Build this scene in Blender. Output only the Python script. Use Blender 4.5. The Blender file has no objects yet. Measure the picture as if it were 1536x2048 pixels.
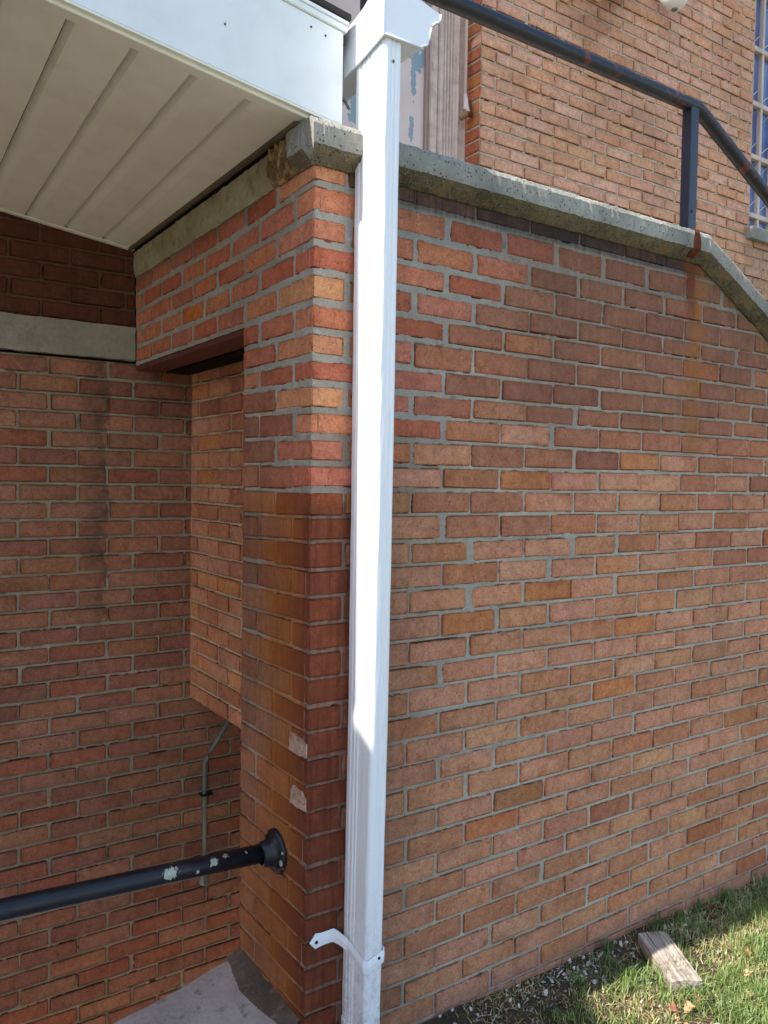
import bpy, math, random
import numpy as np
from mathutils import Matrix, Vector
random.seed(7); rng = np.random.default_rng(7)
S = bpy.context.scene
COL = S.collection

# ------------------------------------------------------------------ camera
cam_d = bpy.data.cameras.new('camera'); cam = bpy.data.objects.new('camera', cam_d); COL.objects.link(cam)
F, YAW, PIT, ROL = 1624.666, 0.59397, -0.03968, 0.0155
CPOS = Vector((-0.97836, -1.77711, -0.71313))
fw = Vector((math.sin(YAW)*math.cos(PIT), math.cos(YAW)*math.cos(PIT), math.sin(PIT)))
rt = Vector((math.cos(YAW), -math.sin(YAW), 0)); up = rt.cross(fw)
r2 = rt*math.cos(ROL) + up*math.sin(ROL); u2 = -rt*math.sin(ROL) + up*math.cos(ROL)
M = Matrix((r2, u2, -fw)).transposed().to_4x4(); M.translation = CPOS
cam.matrix_world = M
cam_d.sensor_fit = 'HORIZONTAL'; cam_d.sensor_width = 36.0; cam_d.lens = F/1536*36.0
cam_d.clip_start = 0.02; cam_d.clip_end = 2000
S.camera = cam

# ------------------------------------------------------------------ world, sun, exposure
SUN_EL = math.radians(49.0)
SUN_AZ_OFF = math.radians(1.0)           # sun stands at -x, a hair towards +y (behind the wall plane)
sdir = Vector((-math.cos(SUN_EL)*math.cos(SUN_AZ_OFF), math.cos(SUN_EL)*math.sin(SUN_AZ_OFF), math.sin(SUN_EL)))
w = bpy.data.worlds.new('World'); S.world = w; w.use_nodes = True
nt = w.node_tree; nt.nodes.clear()
sky = nt.nodes.new('ShaderNodeTexSky'); sky.sky_type = 'NISHITA'; sky.sun_disc = False
sky.sun_elevation = SUN_EL; sky.sun_rotation = math.atan2(sdir.x, sdir.y)
sky.air_density = 1.0; sky.dust_density = 1.2; sky.ozone_density = 1.0
bg = nt.nodes.new('ShaderNodeBackground'); bg.inputs['Strength'].default_value = 0.15
wo = nt.nodes.new('ShaderNodeOutputWorld')
nt.links.new(sky.outputs[0], bg.inputs[0]); nt.links.new(bg.outputs[0], wo.inputs[0])
sd = bpy.data.lights.new('sun', 'SUN'); sd.energy = 4.2; sd.angle = math.radians(0.55); sd.color = (1.0, 0.95, 0.87)
sun = bpy.data.objects.new('sun', sd); COL.objects.link(sun)
sun.rotation_euler = sdir.to_track_quat('Z', 'Y').to_euler()
S.view_settings.view_transform = 'Standard'; S.view_settings.look = 'None'
S.view_settings.gamma = 1.0; S.view_settings.use_curve_mapping = False
S.view_settings.exposure = 1.25
S.cycles.max_bounces = 8; S.cycles.diffuse_bounces = 6

# ------------------------------------------------------------------ helpers
def lin(r, g, b, k=1.0):
    def f(c):
        c /= 255.0
        return (c/12.92 if c <= 0.04045 else ((c+0.055)/1.055)**2.4)*k
    return (f(r), f(g), f(b))

def tag(o, label=None, cat=None, group=None, kind=None):
    if label: o['label'] = label
    if cat: o['category'] = cat
    if group: o['group'] = group
    if kind: o['kind'] = kind
    return o

def empty(name, loc, label=None, cat=None, group=None, kind=None):
    o = bpy.data.objects.new(name, None); o.location = loc; o.empty_display_size = 0.1
    COL.objects.link(o); return tag(o, label, cat, group, kind)

def wloc(o):
    v = Vector(o.location)
    while o.parent: o = o.parent; v = v + Vector(o.location)
    return v

def mesh_np(name, V, faces, mat, parent=None, attrs=None, uv=None, smooth=False, origin=None):
    """V (n,3) world coordinates; faces: (m,4)/(m,3) array or list of lists"""
    V = np.asarray(V, dtype=np.float64)
    org = np.array(origin) if origin is not None else (V.min(0)+V.max(0))/2
    me = bpy.data.meshes.new(name)
    if isinstance(faces, np.ndarray):
        m, n = faces.shape
        me.vertices.add(len(V)); me.vertices.foreach_set('co', (V-org).astype(np.float32).ravel())
        me.loops.add(m*n); me.loops.foreach_set('vertex_index', faces.astype(np.int32).ravel())
        me.polygons.add(m); me.polygons.foreach_set('loop_start', np.arange(0, m*n, n, dtype=np.int32))
        me.polygons.foreach_set('loop_total', np.full(m, n, dtype=np.int32))
        me.update(calc_edges=True)
    else:
        me.from_pydata([tuple(v) for v in (V-org)], [], faces); me.update()
    if smooth: me.polygons.foreach_set('use_smooth', np.ones(len(me.polygons), dtype=bool))
    if attrs:
        for k, a in attrs.items():
            at = me.attributes.new(k, 'FLOAT_COLOR', 'POINT')
            at.data.foreach_set('color', np.asarray(a, dtype=np.float32).ravel())
    if uv is not None:
        ul = me.uv_layers.new(name='UVMap'); ul.data.foreach_set('uv', np.asarray(uv, dtype=np.float32).ravel())
    for mm in (mat if isinstance(mat, (list, tuple)) else [mat]): me.materials.append(mm)
    o = bpy.data.objects.new(name, me); COL.objects.link(o)
    if parent is not None:
        o.parent = parent; o.location = Vector(org) - wloc(parent)
    else: o.location = Vector(org)
    return o

# node helper
class NT:
    def __init__(s, name):
        s.m = bpy.data.materials.new(name); s.m.use_nodes = True; s.t = s.m.node_tree
        s.t.nodes.clear(); s.out = s.t.nodes.new('ShaderNodeOutputMaterial')
        s.b = s.t.nodes.new('ShaderNodeBsdfPrincipled'); s.t.links.new(s.b.outputs[0], s.out.inputs[0])
        s.geo = None
    def n(s, typ, **k):
        x = s.t.nodes.new(typ)
        for a, v in k.items(): setattr(x, a, v)
        return x
    def set(s, sock, v):
        if isinstance(v, bpy.types.NodeSocket): s.t.links.new(v, sock)
        elif v is not None:
            if isinstance(v, (tuple, list)) and len(v) == 3 and sock.type == 'RGBA': v = (*v, 1)
            sock.default_value = v
    def pos(s):
        if not s.geo: s.geo = s.n('ShaderNodeNewGeometry')
        return s.geo.outputs['Position']
    def obj(s): return s.n('ShaderNodeTexCoord').outputs['Object']
    def map(s, vec, scale=(1,1,1), loc=(0,0,0)):
        x = s.n('ShaderNodeMapping'); s.set(x.inputs[0], vec); x.inputs['Scale'].default_value = scale
        s.set(x.inputs['Location'], loc); return x.outputs[0]
    def noise(s, vec, scale, detail=3, rough=0.55, dist=0.0):
        x = s.n('ShaderNodeTexNoise'); s.set(x.inputs['Vector'], vec); x.inputs['Scale'].default_value = scale
        x.inputs['Detail'].default_value = detail; x.inputs['Roughness'].default_value = rough
        x.inputs['Distortion'].default_value = dist; return x.outputs[0]
    def voro(s, vec, scale, feat='F1', rnd=1.0):
        x = s.n('ShaderNodeTexVoronoi', feature=feat); s.set(x.inputs['Vector'], vec); x.inputs['Scale'].default_value = scale
        x.inputs['Randomness'].default_value = rnd; return x
    def ramp(s, fac, a, b, lo=0.0, hi=1.0):
        x = s.n('ShaderNodeMapRange'); x.clamp = True; s.set(x.inputs[0], fac)
        x.inputs[1].default_value = a; x.inputs[2].default_value = b
        s.set(x.inputs[3], lo); s.set(x.inputs[4], hi); return x.outputs[0]
    def math(s, op, a, b=0.0, c=None):
        x = s.n('ShaderNodeMath', operation=op); s.set(x.inputs[0], a); s.set(x.inputs[1], b)
        if c is not None: s.set(x.inputs[2], c)
        return x.outputs[0]
    def mix(s, fac, a, b, blend='MIX'):
        x = s.n('ShaderNodeMix', data_type='RGBA', blend_type=blend); x.clamp_factor = True
        s.set(x.inputs['Factor'], fac); s.set(x.inputs[6], a); s.set(x.inputs[7], b); return x.outputs[2]
    def bump(s, h, strength=0.5, dist=0.002, normal=None):
        x = s.n('ShaderNodeBump'); x.inputs['Strength'].default_value = strength; x.inputs['Distance'].default_value = dist
        s.set(x.inputs['Height'], h)
        if normal is not None: s.set(x.inputs['Normal'], normal)
        return x.outputs[0]
    def attr(s, name): return s.n('ShaderNodeAttribute', attribute_name=name, attribute_type='GEOMETRY')
    def fin(s, col, rough=0.9, normal=None, spec=0.3, metal=0.0):
        s.set(s.b.inputs['Base Color'], col); s.set(s.b.inputs['Roughness'], rough)
        s.set(s.b.inputs['Specular IOR Level'], spec); s.set(s.b.inputs['Metallic'], metal)
        if normal is not None: s.set(s.b.inputs['Normal'], normal)
        return s.m

# ------------------------------------------------------------------ materials
def local_stains(m, c, P):
    # rust run under the rail post, soot line on the stairwell wall, wet grime near the coping break
    s3 = m.n('ShaderNodeSeparateXYZ'); m.set(s3.inputs[0], P); x, y, z = s3.outputs
    wob = m.ramp(m.noise(m.map(P, (9, 9, 5)), 1, 3), 0.2, 0.8, -0.03, 0.03)
    front = m.ramp(y, 0.05, 0.06, 1, 0)
    d = m.math('ABSOLUTE', m.math('SUBTRACT', m.math('ADD', x, m.math('MULTIPLY', wob, 1.6)), 1.535))
    a = m.math('MULTIPLY', m.ramp(d, 0.0, 0.085, m.ramp(m.noise(P, 14, 4, 0.7), 0.3, 0.65, 0.2, 1.0), 0), m.math('MULTIPLY', m.ramp(z, -0.80, -0.30, 0, 1), front))
    c = m.mix(m.math('MULTIPLY', a, 0.95), c, lin(150, 98, 44))
    d2 = m.math('ABSOLUTE', m.math('SUBTRACT', m.math('ADD', x, wob), 1.50))
    b = m.math('MULTIPLY', m.ramp(d2, 0.012, 0.045, 1, 0), m.math('MULTIPLY', m.ramp(z, -0.17, -0.05, 0, 1), front))
    c = m.mix(m.math('MULTIPLY', b, 0.85), c, lin(104, 54, 32))
    back = m.ramp(y, 1.38, 1.40, 0, 1)
    xw = m.math('ADD', x, m.ramp(m.noise(P, 13, 3, 0.6), 0.3, 0.7, -0.028, 0.028))
    e = m.math('MULTIPLY', m.ramp(xw, -0.23, -0.13, 0, 1), m.ramp(xw, -0.115, -0.105, 1, 0.0))
    e = m.math('MULTIPLY', e, m.math('MULTIPLY', m.math('MULTIPLY', m.ramp(z, -1.45, -1.2, 0, 1), m.ramp(z, -0.26, -0.25, 1, 0)), back))
    e = m.math('MULTIPLY', e, m.ramp(m.noise(P, 9, 4, 0.7), 0.35, 0.6, 0.1, 0.72))
    return m.mix(e, c, lin(80, 62, 54))

def mat_brick():
    m = NT('brick_clay'); tone = m.attr('tone'); st = m.attr('stain'); P = m.pos()
    uv = m.n('ShaderNodeTexCoord').outputs['UV']
    sep = m.n('ShaderNodeSeparateXYZ'); m.set(sep.inputs[0], uv)
    offs = m.map(P, (1,1,1)); 
    rv = m.math('MULTIPLY', tone.outputs['Alpha'], 37.0)
    off = m.n('ShaderNodeVectorMath', operation='ADD'); m.set(off.inputs[0], P)
    cmb = m.n('ShaderNodeCombineXYZ'); m.set(cmb.inputs[0], rv); m.set(cmb.inputs[1], rv); m.set(cmb.inputs[2], rv)
    m.set(off.inputs[1], cmb.outputs[0]); Q = off.outputs[0]
    big = m.noise(Q, 11, 3, 0.6); med = m.noise(Q, 45, 4, 0.65); fine = m.noise(P, 420, 3, 0.7)
    # flashed edges: lighter heart, redder rim
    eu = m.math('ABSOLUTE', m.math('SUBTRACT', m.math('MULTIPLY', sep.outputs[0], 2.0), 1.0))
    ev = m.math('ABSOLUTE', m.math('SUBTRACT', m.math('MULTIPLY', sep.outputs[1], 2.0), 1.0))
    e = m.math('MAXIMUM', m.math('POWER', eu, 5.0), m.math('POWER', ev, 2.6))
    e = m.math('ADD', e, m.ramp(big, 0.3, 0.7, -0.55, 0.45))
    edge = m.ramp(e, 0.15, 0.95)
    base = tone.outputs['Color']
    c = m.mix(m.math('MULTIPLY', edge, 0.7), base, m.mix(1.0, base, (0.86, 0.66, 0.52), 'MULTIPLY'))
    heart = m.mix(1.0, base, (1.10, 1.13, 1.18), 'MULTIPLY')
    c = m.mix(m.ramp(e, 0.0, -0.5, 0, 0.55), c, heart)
    # smoky flashing
    c = m.mix(m.ramp(m.noise(Q, 8, 3, 0.55, 0.8), 0.54, 0.72, 0, 0.5), c, m.mix(1.0, c, (0.62, 0.60, 0.62), 'MULTIPLY'))
    c = m.mix(m.ramp(m.noise(Q, 13, 3, 0.6, 0.4), 0.56, 0.70, 0, 0.45), c, m.mix(1.0, c, (1.12, 0.96, 0.78), 'MULTIPLY'))
    c = m.mix(m.ramp(med, 0.40, 0.66, 0, 0.72), c, m.mix(1.0, c, (0.70, 0.66, 0.63), 'MULTIPLY'))
    rim = m.math('MAXIMUM', m.ramp(eu, 0.955, 0.992), m.ramp(ev, 0.86, 0.975))  # soot line at brick edges, which also paints in crevice shade
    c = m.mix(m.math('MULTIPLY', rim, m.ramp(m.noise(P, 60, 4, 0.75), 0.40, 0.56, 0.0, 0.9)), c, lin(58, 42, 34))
    c = m.mix(m.ramp(fine, 0.35, 0.75, 0, 0.35), c, m.mix(1.0, c, (1.3, 1.3, 1.3), 'MULTIPLY'))
    bm = m.noise(Q, 26, 4, 0.7, 0.5)
    c = m.mix(m.ramp(bm, 0.54, 0.68, 0, 0.5), c, m.mix(1.0, c, (0.60, 0.55, 0.52), 'MULTIPLY'))
    c = m.mix(m.ramp(bm, 0.46, 0.34, 0, 0.4), c, m.mix(1.0, c, (1.20, 1.22, 1.22), 'MULTIPLY'))
    wl = m.noise(P, 1.9, 5, 0.62, 0.5)
    c = m.mix(m.ramp(wl, 0.48, 0.68, 0, 0.45), c, m.mix(1.0, c, (0.66, 0.62, 0.60), 'MULTIPLY'))
    gr = m.noise(P, 150, 5, 0.8)
    c = m.mix(m.ramp(gr, 0.52, 0.64, 0, 0.7), c, m.mix(1.0, c, (1.38, 1.36, 1.34), 'MULTIPLY'))
    c = m.mix(m.ramp(gr, 0.47, 0.36, 0, 0.75), c, m.mix(1.0, c, (0.55, 0.50, 0.48), 'MULTIPLY'))
    # iron spots and pits
    vo = m.voro(P, 95); pit = m.ramp(vo.outputs['Distance'], 0.10, 0.17, 1.0, 0.0)
    sel = m.n('ShaderNodeSeparateColor'); m.set(sel.inputs[0], vo.outputs['Color'])
    pit = m.math('MULTIPLY', pit, m.ramp(sel.outputs[0], 0.60, 0.64))
    c = m.mix(m.math('MULTIPLY', pit, 0.9), c, lin(62, 38, 28))
    wf = m.math('MULTIPLY', m.ramp(vo.outputs['Distance'], 0.06, 0.15, 1.0, 0.0), m.ramp(sel.outputs[1], 0.93, 0.94))
    c = m.mix(m.math('MULTIPLY', wf, 0.7), c, lin(222, 190, 160))
    # grey efflorescence / scuffs
    ef = m.math('MULTIPLY', m.ramp(m.noise(P, 5.0, 3, 0.6), 0.52, 0.68), m.ramp(m.noise(P, 160, 3, 0.7), 0.5, 0.7))
    c = m.mix(m.math('MULTIPLY', ef, 0.35), c, lin(170, 140, 128))
    # water and rust stains: streaky
    sk = m.noise(m.map(P, (60, 60, 3.0)), 1.0, 4, 0.65)
    sk2 = m.noise(m.map(P, (14, 14, 9)), 1.0, 3, 0.6)
    stc = m.mix(m.ramp(sk, 0.35, 0.7, 0, 0.75), st.outputs['Color'], m.mix(1.0, st.outputs['Color'], (0.52, 0.46, 0.40), 'MULTIPLY'))
    bl = m.noise(P, 26, 5, 0.75)
    sa = m.math('MULTIPLY', st.outputs['Alpha'], m.math('ADD', m.ramp(sk, 0.3, 0.65, 0.30, 0.60), m.ramp(sk2, 0.3, 0.7, 0.10, 0.50)))
    sa = m.math('MULTIPLY', sa, m.ramp(bl, 0.34, 0.50, 0.6, 1.0))
    sa = m.math('MINIMUM', sa, 0.93)
    c = m.mix(sa, c, stc)
    c = local_stains(m, c, P)
    h = m.math('ADD', m.math('MULTIPLY', fine, 0.5), m.math('MULTIPLY', med, 0.8))
    h = m.math('SUBTRACT', h, m.math('MULTIPLY', pit, 1.2))
    cr = m.voro(m.map(P, (1, 1, 1)), 26, 'DISTANCE_TO_EDGE')
    ck = m.math('MULTIPLY', m.ramp(cr.outputs['Distance'], 0.0, 0.025, 1, 0), m.ramp(big, 0.62, 0.7))
    h = m.math('SUBTRACT', h, m.math('MULTIPLY', ck, 0.5))
    return m.fin(c, 0.88, m.bump(h, 1.0, 0.0035), 0.25)

def mat_mortar():
    m = NT('mortar'); tone = m.attr('tone'); st = m.attr('stain'); P = m.pos()
    a = m.noise(P, 30, 4, 0.65); g = m.noise(P, 380, 3, 0.75)
    lo = m.noise(m.map(P, (3.2, 3.2, 4.5)), 1.0, 5, 0.65)
    tc = m.mix(m.ramp(lo, 0.40, 0.62, 0.62, 0.0), tone.outputs['Color'], m.mix(1.0, tone.outputs['Color'], (0.62, 0.54, 0.46), 'MULTIPLY'))
    c = m.mix(m.ramp(a, 0.3, 0.7, 0, 0.55), tc, m.mix(1.0, tone.outputs['Color'], (0.62, 0.62, 0.60), 'MULTIPLY'))
    c = m.mix(m.ramp(g, 0.48, 0.72, 0, 0.55), c, m.mix(1.0, c, (1.45, 1.43, 1.38), 'MULTIPLY'))
    c = m.mix(m.ramp(g, 0.45, 0.30, 0, 0.7), c, m.mix(1.0, c, (0.42, 0.40, 0.38), 'MULTIPLY'))
    c = m.mix(m.ramp(m.noise(P, 9, 4, 0.7), 0.60, 0.72, 0, 0.5), c, lin(70, 64, 52))
    sk = m.noise(m.map(P, (60, 60, 3.0)), 1.0, 4, 0.65)
    c = m.mix(m.math('MULTIPLY', st.outputs['Alpha'], m.ramp(sk, 0.3, 0.7, 0.55, 0.90)), c, st.outputs['Color'])
    c = local_stains(m, c, P)
    return m.fin(c, 0.95, m.bump(m.math('ADD', g, a), 0.9, 0.0025), 0.2)

def mat_concrete(name, base, dark, moss=None, mossamt=0.0, agg=120, aggamt=0.5, pits=True, pitamt=0.72):
    m = NT(name); P = m.pos()
    n1 = m.noise(P, 6, 4, 0.6); n2 = m.noise(P, 60, 4, 0.7); g = m.noise(P, 420, 2, 0.7)
    c = m.mix(m.ramp(n1, 0.3, 0.7), base, dark)
    c = m.mix(m.ramp(n2, 0.4, 0.7, 0, 0.5), c, m.mix(1.0, c, (0.7, 0.7, 0.68), 'MULTIPLY'))
    v = m.voro(P, agg); sc = m.n('ShaderNodeSeparateColor'); m.set(sc.inputs[0], v.outputs['Color'])
    stone = m.math('MULTIPLY', m.ramp(v.outputs['Distance'], 0.28, 0.42, 1, 0), m.ramp(sc.outputs[0], 0.55, 0.6))
    c = m.mix(m.math('MULTIPLY', stone, aggamt), c, m.mix(sc.outputs[1], lin(190, 186, 172), lin(96, 92, 84)))
    v2 = m.voro(P, 105); s2 = m.n('ShaderNodeSeparateColor'); m.set(s2.inputs[0], v2.outputs['Color'])
    pit = m.math('MULTIPLY', m.ramp(v2.outputs['Distance'], 0.16, 0.30, 1, 0), m.ramp(s2.outputs[0], pitamt, pitamt+0.06))
    if pits: c = m.mix(m.math('MULTIPLY', pit, 0.8), c, lin(38, 36, 30))
    if moss:
        mm = m.noise(P, 22, 5, 0.7)
        c = m.mix(m.ramp(mm, 0.62-mossamt*0.4, 0.78-mossamt*0.4, 0, 0.92), c, moss)
    h = m.math('ADD', m.math('MULTIPLY', n2, 1.0), m.math('MULTIPLY', g, 0.6))
    h = m.math('ADD', h, m.math('MULTIPLY', stone, 0.35))
    if pits: h = m.math('SUBTRACT', h, m.math('MULTIPLY', pit, 1.4))
    return m.fin(c, 0.93, m.bump(h, 0.8, 0.003), 0.2)

def mat_paint(name, col, rough=0.4, dirt=None, dirtamt=0.3, spec=0.4, bump=0.0006, streak=False):
    m = NT(name); P = m.pos()
    n1 = m.noise(m.map(P, (20, 20, 3)) if streak else P, 1.0 if streak else 9, 4, 0.6); n2 = m.noise(P, 90, 3, 0.7)
    c = m.mix(m.ramp(n1, 0.45, 0.75, 0, dirtamt), col, dirt or tuple(x*0.6 for x in col))
    c = m.mix(m.ramp(n2, 0.62, 0.78, 0, dirtamt*0.8), c, dirt or tuple(x*0.6 for x in col))
    return m.fin(c, m.ramp(n2, 0.3, 0.7, rough*0.8, min(1, rough*1.25)), m.bump(m.noise(P, 35, 3, 0.6), 0.3, bump), spec)

def mat_black_pipe(name='black_pipe_paint', chip=(0.5, 0.5, 0.42), chips=None, rust=0.0):
    m = NT(name); P = m.pos()
    c = m.mix(m.ramp(m.noise(P, 30, 4, 0.6), 0.35, 0.7), lin(14, 15, 24), lin(26, 28, 38))
    if rust:
        rn = m.noise(P, 17, 4, 0.7)
        c = m.mix(m.math('MULTIPLY', m.ramp(rn, 0.585, 0.625), rust), c, m.mix(m.noise(P, 120, 3, 0.7), lin(60, 26, 20), lin(110, 50, 34)))
    if chips:
        # flaked spots near given points
        acc = None
        for (x, y, z, r) in chips:
            d = m.n('ShaderNodeVectorMath', operation='DISTANCE'); m.set(d.inputs[0], P); d.inputs[1].default_value = (x, y, z)
            k = m.ramp(m.math('ADD', d.outputs['Value'], m.ramp(m.noise(P, 75, 4, 0.75), 0.3, 0.7, -r*0.9, r*0.9)), r*0.98, r*1.02, 1, 0)
            acc = k if acc is None else m.math('MAXIMUM', acc, k)
        c = m.mix(acc, c, m.mix(m.noise(P, 200, 2), lin(190, 196, 176), lin(140, 146, 128)))
    r = m.ramp(m.noise(P, 60, 3), 0.3, 0.7, 0.30, 0.55)
    return m.fin(c, r, m.bump(m.noise(P, 140, 4, 0.7), 0.5, 0.0008), 0.5)

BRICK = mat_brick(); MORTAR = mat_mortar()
COPING = mat_concrete('weathered_coping', lin(166, 163, 152), lin(122, 120, 112), lin(196, 190, 158), 0.0, 190, 0.7, pitamt=0.55)
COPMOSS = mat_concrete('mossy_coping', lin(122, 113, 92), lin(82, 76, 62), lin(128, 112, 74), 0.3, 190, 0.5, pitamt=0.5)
COPSIDE = mat_concrete('dull_coping', lin(174, 166, 134), lin(144, 136, 106), lin(122, 114, 80), 0.25, 160, 0.25, pits=False)
BAND = mat_concrete('lintel_concrete', lin(176, 170, 154), lin(150, 146, 132), lin(120, 116, 102), 0.1, 170, 0.15, pits=False)
SLAB = mat_concrete('landing_concrete', lin(200, 188, 178), lin(168, 158, 150), lin(110, 98, 86), 0.10, 120, 0.18, pits=False)
WHITE = mat_paint('white_enamel', lin(238, 241, 243), 0.32, lin(200, 205, 202), 0.07, 0.5, bump=0.00005)
FASC = mat_paint('fascia_white', lin(228, 232, 230), 0.35, lin(186, 192, 186), 0.25, 0.45)
SOFF = mat_paint('soffit_cream', lin(232, 233, 218), 0.5, lin(200, 198, 178), 0.34, 0.3)
SOFD = mat_paint('soffit_groove', lin(96, 88, 68), 0.6, lin(50, 44, 34), 0.6, 0.2)
STEEL = mat_paint('red_oxide_steel', lin(98, 52, 44), 0.6, lin(80, 50, 40), 0.6, 0.3)
BLACKP = mat_black_pipe('black_pipe_paint', chips=[(-.298, .1435, -1.692, .015), (-.31, .142, -1.70, .008), (-.187, .1435, -1.692, .010), (-.15, .144, -1.684, .009), (-.095, .144, -1.688, .006), (-.10, .146, -1.680, .004), (-.232, .141, -1.708, .004), (-.265, .15, -1.680, .003), (-.28, .15, -1.680, .0025), (-.20, .148, -1.682, .003), (-.05, .145, -1.69, .004), (-.165, .149, -1.680, .004)])
RAILM = mat_black_pipe('rail_paint', rust=0.9)
POSTM = mat_paint('post_paint', lin(34, 38, 52), 0.35, lin(20, 22, 30), 0.4, 0.5)
CONDUIT = mat_paint('conduit_grey', lin(94, 102, 100), 0.45, lin(64, 64, 58), 0.5, 0.5)
PINK = mat_paint('pink_paint', lin(206, 186, 176), 0.55, lin(172, 156, 148), 0.3, 0.3, streak=True)
DARKROOF = mat_paint('asphalt_shingle', lin(62, 58, 54), 0.9, lin(36, 34, 32), 0.6, 0.2)
BLACK = mat_paint('dark_void', lin(26, 22, 20), 0.9, lin(14, 12, 12), 0.3, 0.1)

def mat_downpipe():
    m = NT('downpipe_enamel'); P = m.pos(); s3 = m.n('ShaderNodeSeparateXYZ'); m.set(s3.inputs[0], P)
    c = lin(236, 239, 241)
    run = m.noise(m.map(P, (70, 70, 1.6)), 1.0, 5, 0.7)
    c = m.mix(m.ramp(run, 0.50, 0.72, 0, 0.28), c, lin(188, 190, 180))
    low = m.ramp(s3.outputs[2], -1.7, -2.2, 0, 1)
    spl = m.noise(P, 42, 5, 0.8)
    c = m.mix(m.math('MULTIPLY', low, m.ramp(spl, 0.45, 0.62, 0.05, 0.65)), c, lin(150, 140, 120))
    sc = m.noise(m.map(P, (30, 30, 14)), 1.0, 6, 0.85, 2.5)
    c = m.mix(m.math('MULTIPLY', m.ramp(sc, 0.655, 0.67, 0, 0.75), m.ramp(m.noise(P, 4, 2), 0.5, 0.6)), c, lin(120, 120, 116))
    c = m.mix(m.ramp(m.noise(P, 190, 3), 0.70, 0.74, 0, 0.5), c, lin(150, 146, 134))
    dent = m.noise(m.map(P, (10, 10, 5)), 1.0, 2, 0.4)
    return m.fin(c, 0.30, m.bump(dent, 0.35, 0.004), 0.5)
DPIPE = mat_downpipe()

def mat_peeling():
    m = NT('peeling_pink_paint'); P = m.pos()
    acc = None
    for (x, z, rx, rz) in [(1.475, 1.405, .042, .062), (1.455, 1.32, .016, .095), (1.445, 1.06, .014, .058), (1.515, 1.43, .016, .045), (1.46, 1.48, .012, .05), (1.118, 1.06, .04, .07)]:
        q = m.n('ShaderNodeVectorMath', operation='SUBTRACT'); m.set(q.inputs[0], P); q.inputs[1].default_value = (x, 1.62, z)
        s2 = m.n('ShaderNodeVectorMath', operation='MULTIPLY'); m.set(s2.inputs[0], q.outputs[0]); s2.inputs[1].default_value = (1/rx, 0, 1/rz)
        ln = m.n('ShaderNodeVectorMath', operation='LENGTH'); m.set(ln.inputs[0], s2.outputs[0])
        k = m.ramp(m.math('ADD', ln.outputs['Value'], m.ramp(m.noise(P, 34, 3, 0.6), 0.3, 0.7, -0.55, 0.55)), 0.97, 1.01, 1, 0)
        acc = k if acc is None else m.math('MAXIMUM', acc, k)
    n = m.noise(P, 8, 3)
    base = m.mix(m.ramp(n, 0.3, 0.7, 0, 0.4), lin(208, 190, 182), lin(190, 172, 164))
    c = m.mix(acc, base, m.mix(n, lin(140, 158, 164), lin(120, 140, 150)))
    return m.fin(c, 0.5, m.bump(acc, 0.6, -0.002), 0.35)
PEEL = mat_peeling()

def mat_wood_frame():
    m = NT('checked_pink_wood'); P = m.pos()
    g = m.noise(m.map(P, (90, 90, 2.2)), 1.0, 5, 0.7); n = m.noise(P, 14, 4, 0.7)
    c = m.mix(m.ramp(n, 0.35, 0.7), lin(204, 184, 172), lin(172, 152, 142))
    ck = m.ramp(g, 0.60, 0.70, 0, 0.85)
    c = m.mix(m.math('MULTIPLY', ck, m.ramp(n, 0.4, 0.6, 0.35, 1.0)), c, lin(96, 72, 60))
    return m.fin(c, 0.75, m.bump(m.math('SUBTRACT', 1.0, ck), 0.6, 0.0015), 0.2)
WOODF = mat_wood_frame()

def mat_plank():
    m = NT('weathered_timber'); P = m.obj()
    g = m.noise(m.map(P, (6, 120, 120)), 1.0, 4, 0.65, 0.4); n = m.noise(P, 22, 4, 0.6)
    c = m.mix(m.ramp(g, 0.35, 0.68), lin(190, 178, 164), lin(120, 108, 98))
    c = m.mix(m.ramp(n, 0.5, 0.72, 0, 0.6), c, lin(96, 82, 72))
    ck = m.ramp(m.noise(m.map(P, (3, 60, 60), (4, 2, 1)), 1.0, 3, 0.5), 0.62, 0.68)
    c = m.mix(ck, c, lin(50, 42, 36))
    return m.fin(c, 0.9, m.bump(m.math('SUBTRACT', g, ck), 0.7, 0.003), 0.15)
PLANK = mat_plank()

def mat_ground():
    m = NT('soil'); P = m.pos()
    n = m.noise(P, 9, 5, 0.65); g = m.noise(P, 120, 4, 0.75)
    c = m.mix(m.ramp(n, 0.35, 0.65), lin(92, 76, 62), lin(62, 52, 42))
    c = m.mix(m.ramp(g, 0.5, 0.75, 0, 0.6), c, lin(150, 130, 104))
    far = m.n('ShaderNodeVectorMath', operation='LENGTH'); m.set(far.inputs[0], P)
    c = m.mix(m.ramp(far.outputs['Value'], 3.0, 5.0), c, m.mix(g, lin(112, 114, 92), lin(138, 132, 110)))
    return m.fin(c, 0.95, m.bump(m.math('ADD', n, g), 0.9, 0.012), 0.15)
SOIL = mat_ground()

def mat_leafy(name, a, b, translucent=0.3, rough=0.5):
    m = NT(name); at = m.attr('tone'); c = m.mix(at.outputs['Alpha'], m.mix(1.0, at.outputs['Color'], (0.75, 0.78, 0.7), 'MULTIPLY'), at.outputs['Color'])
    m.fin(c, rough, None, 0.3)
    tr = m.n('ShaderNodeBsdfTranslucent'); m.set(tr.inputs[0], c)
    mx = m.n('ShaderNodeMixShader'); mx.inputs[0].default_value = translucent
    m.t.links.new(m.b.outputs[0], mx.inputs[1]); m.t.links.new(tr.outputs[0], mx.inputs[2]); m.t.links.new(mx.outputs[0], m.out.inputs[0])
    return m.m
GRASS = mat_leafy('grass_blade', None, None, 0.35, 0.45)
LEAF = mat_leafy('dry_leaf', None, None, 0.15, 0.7)

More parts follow.
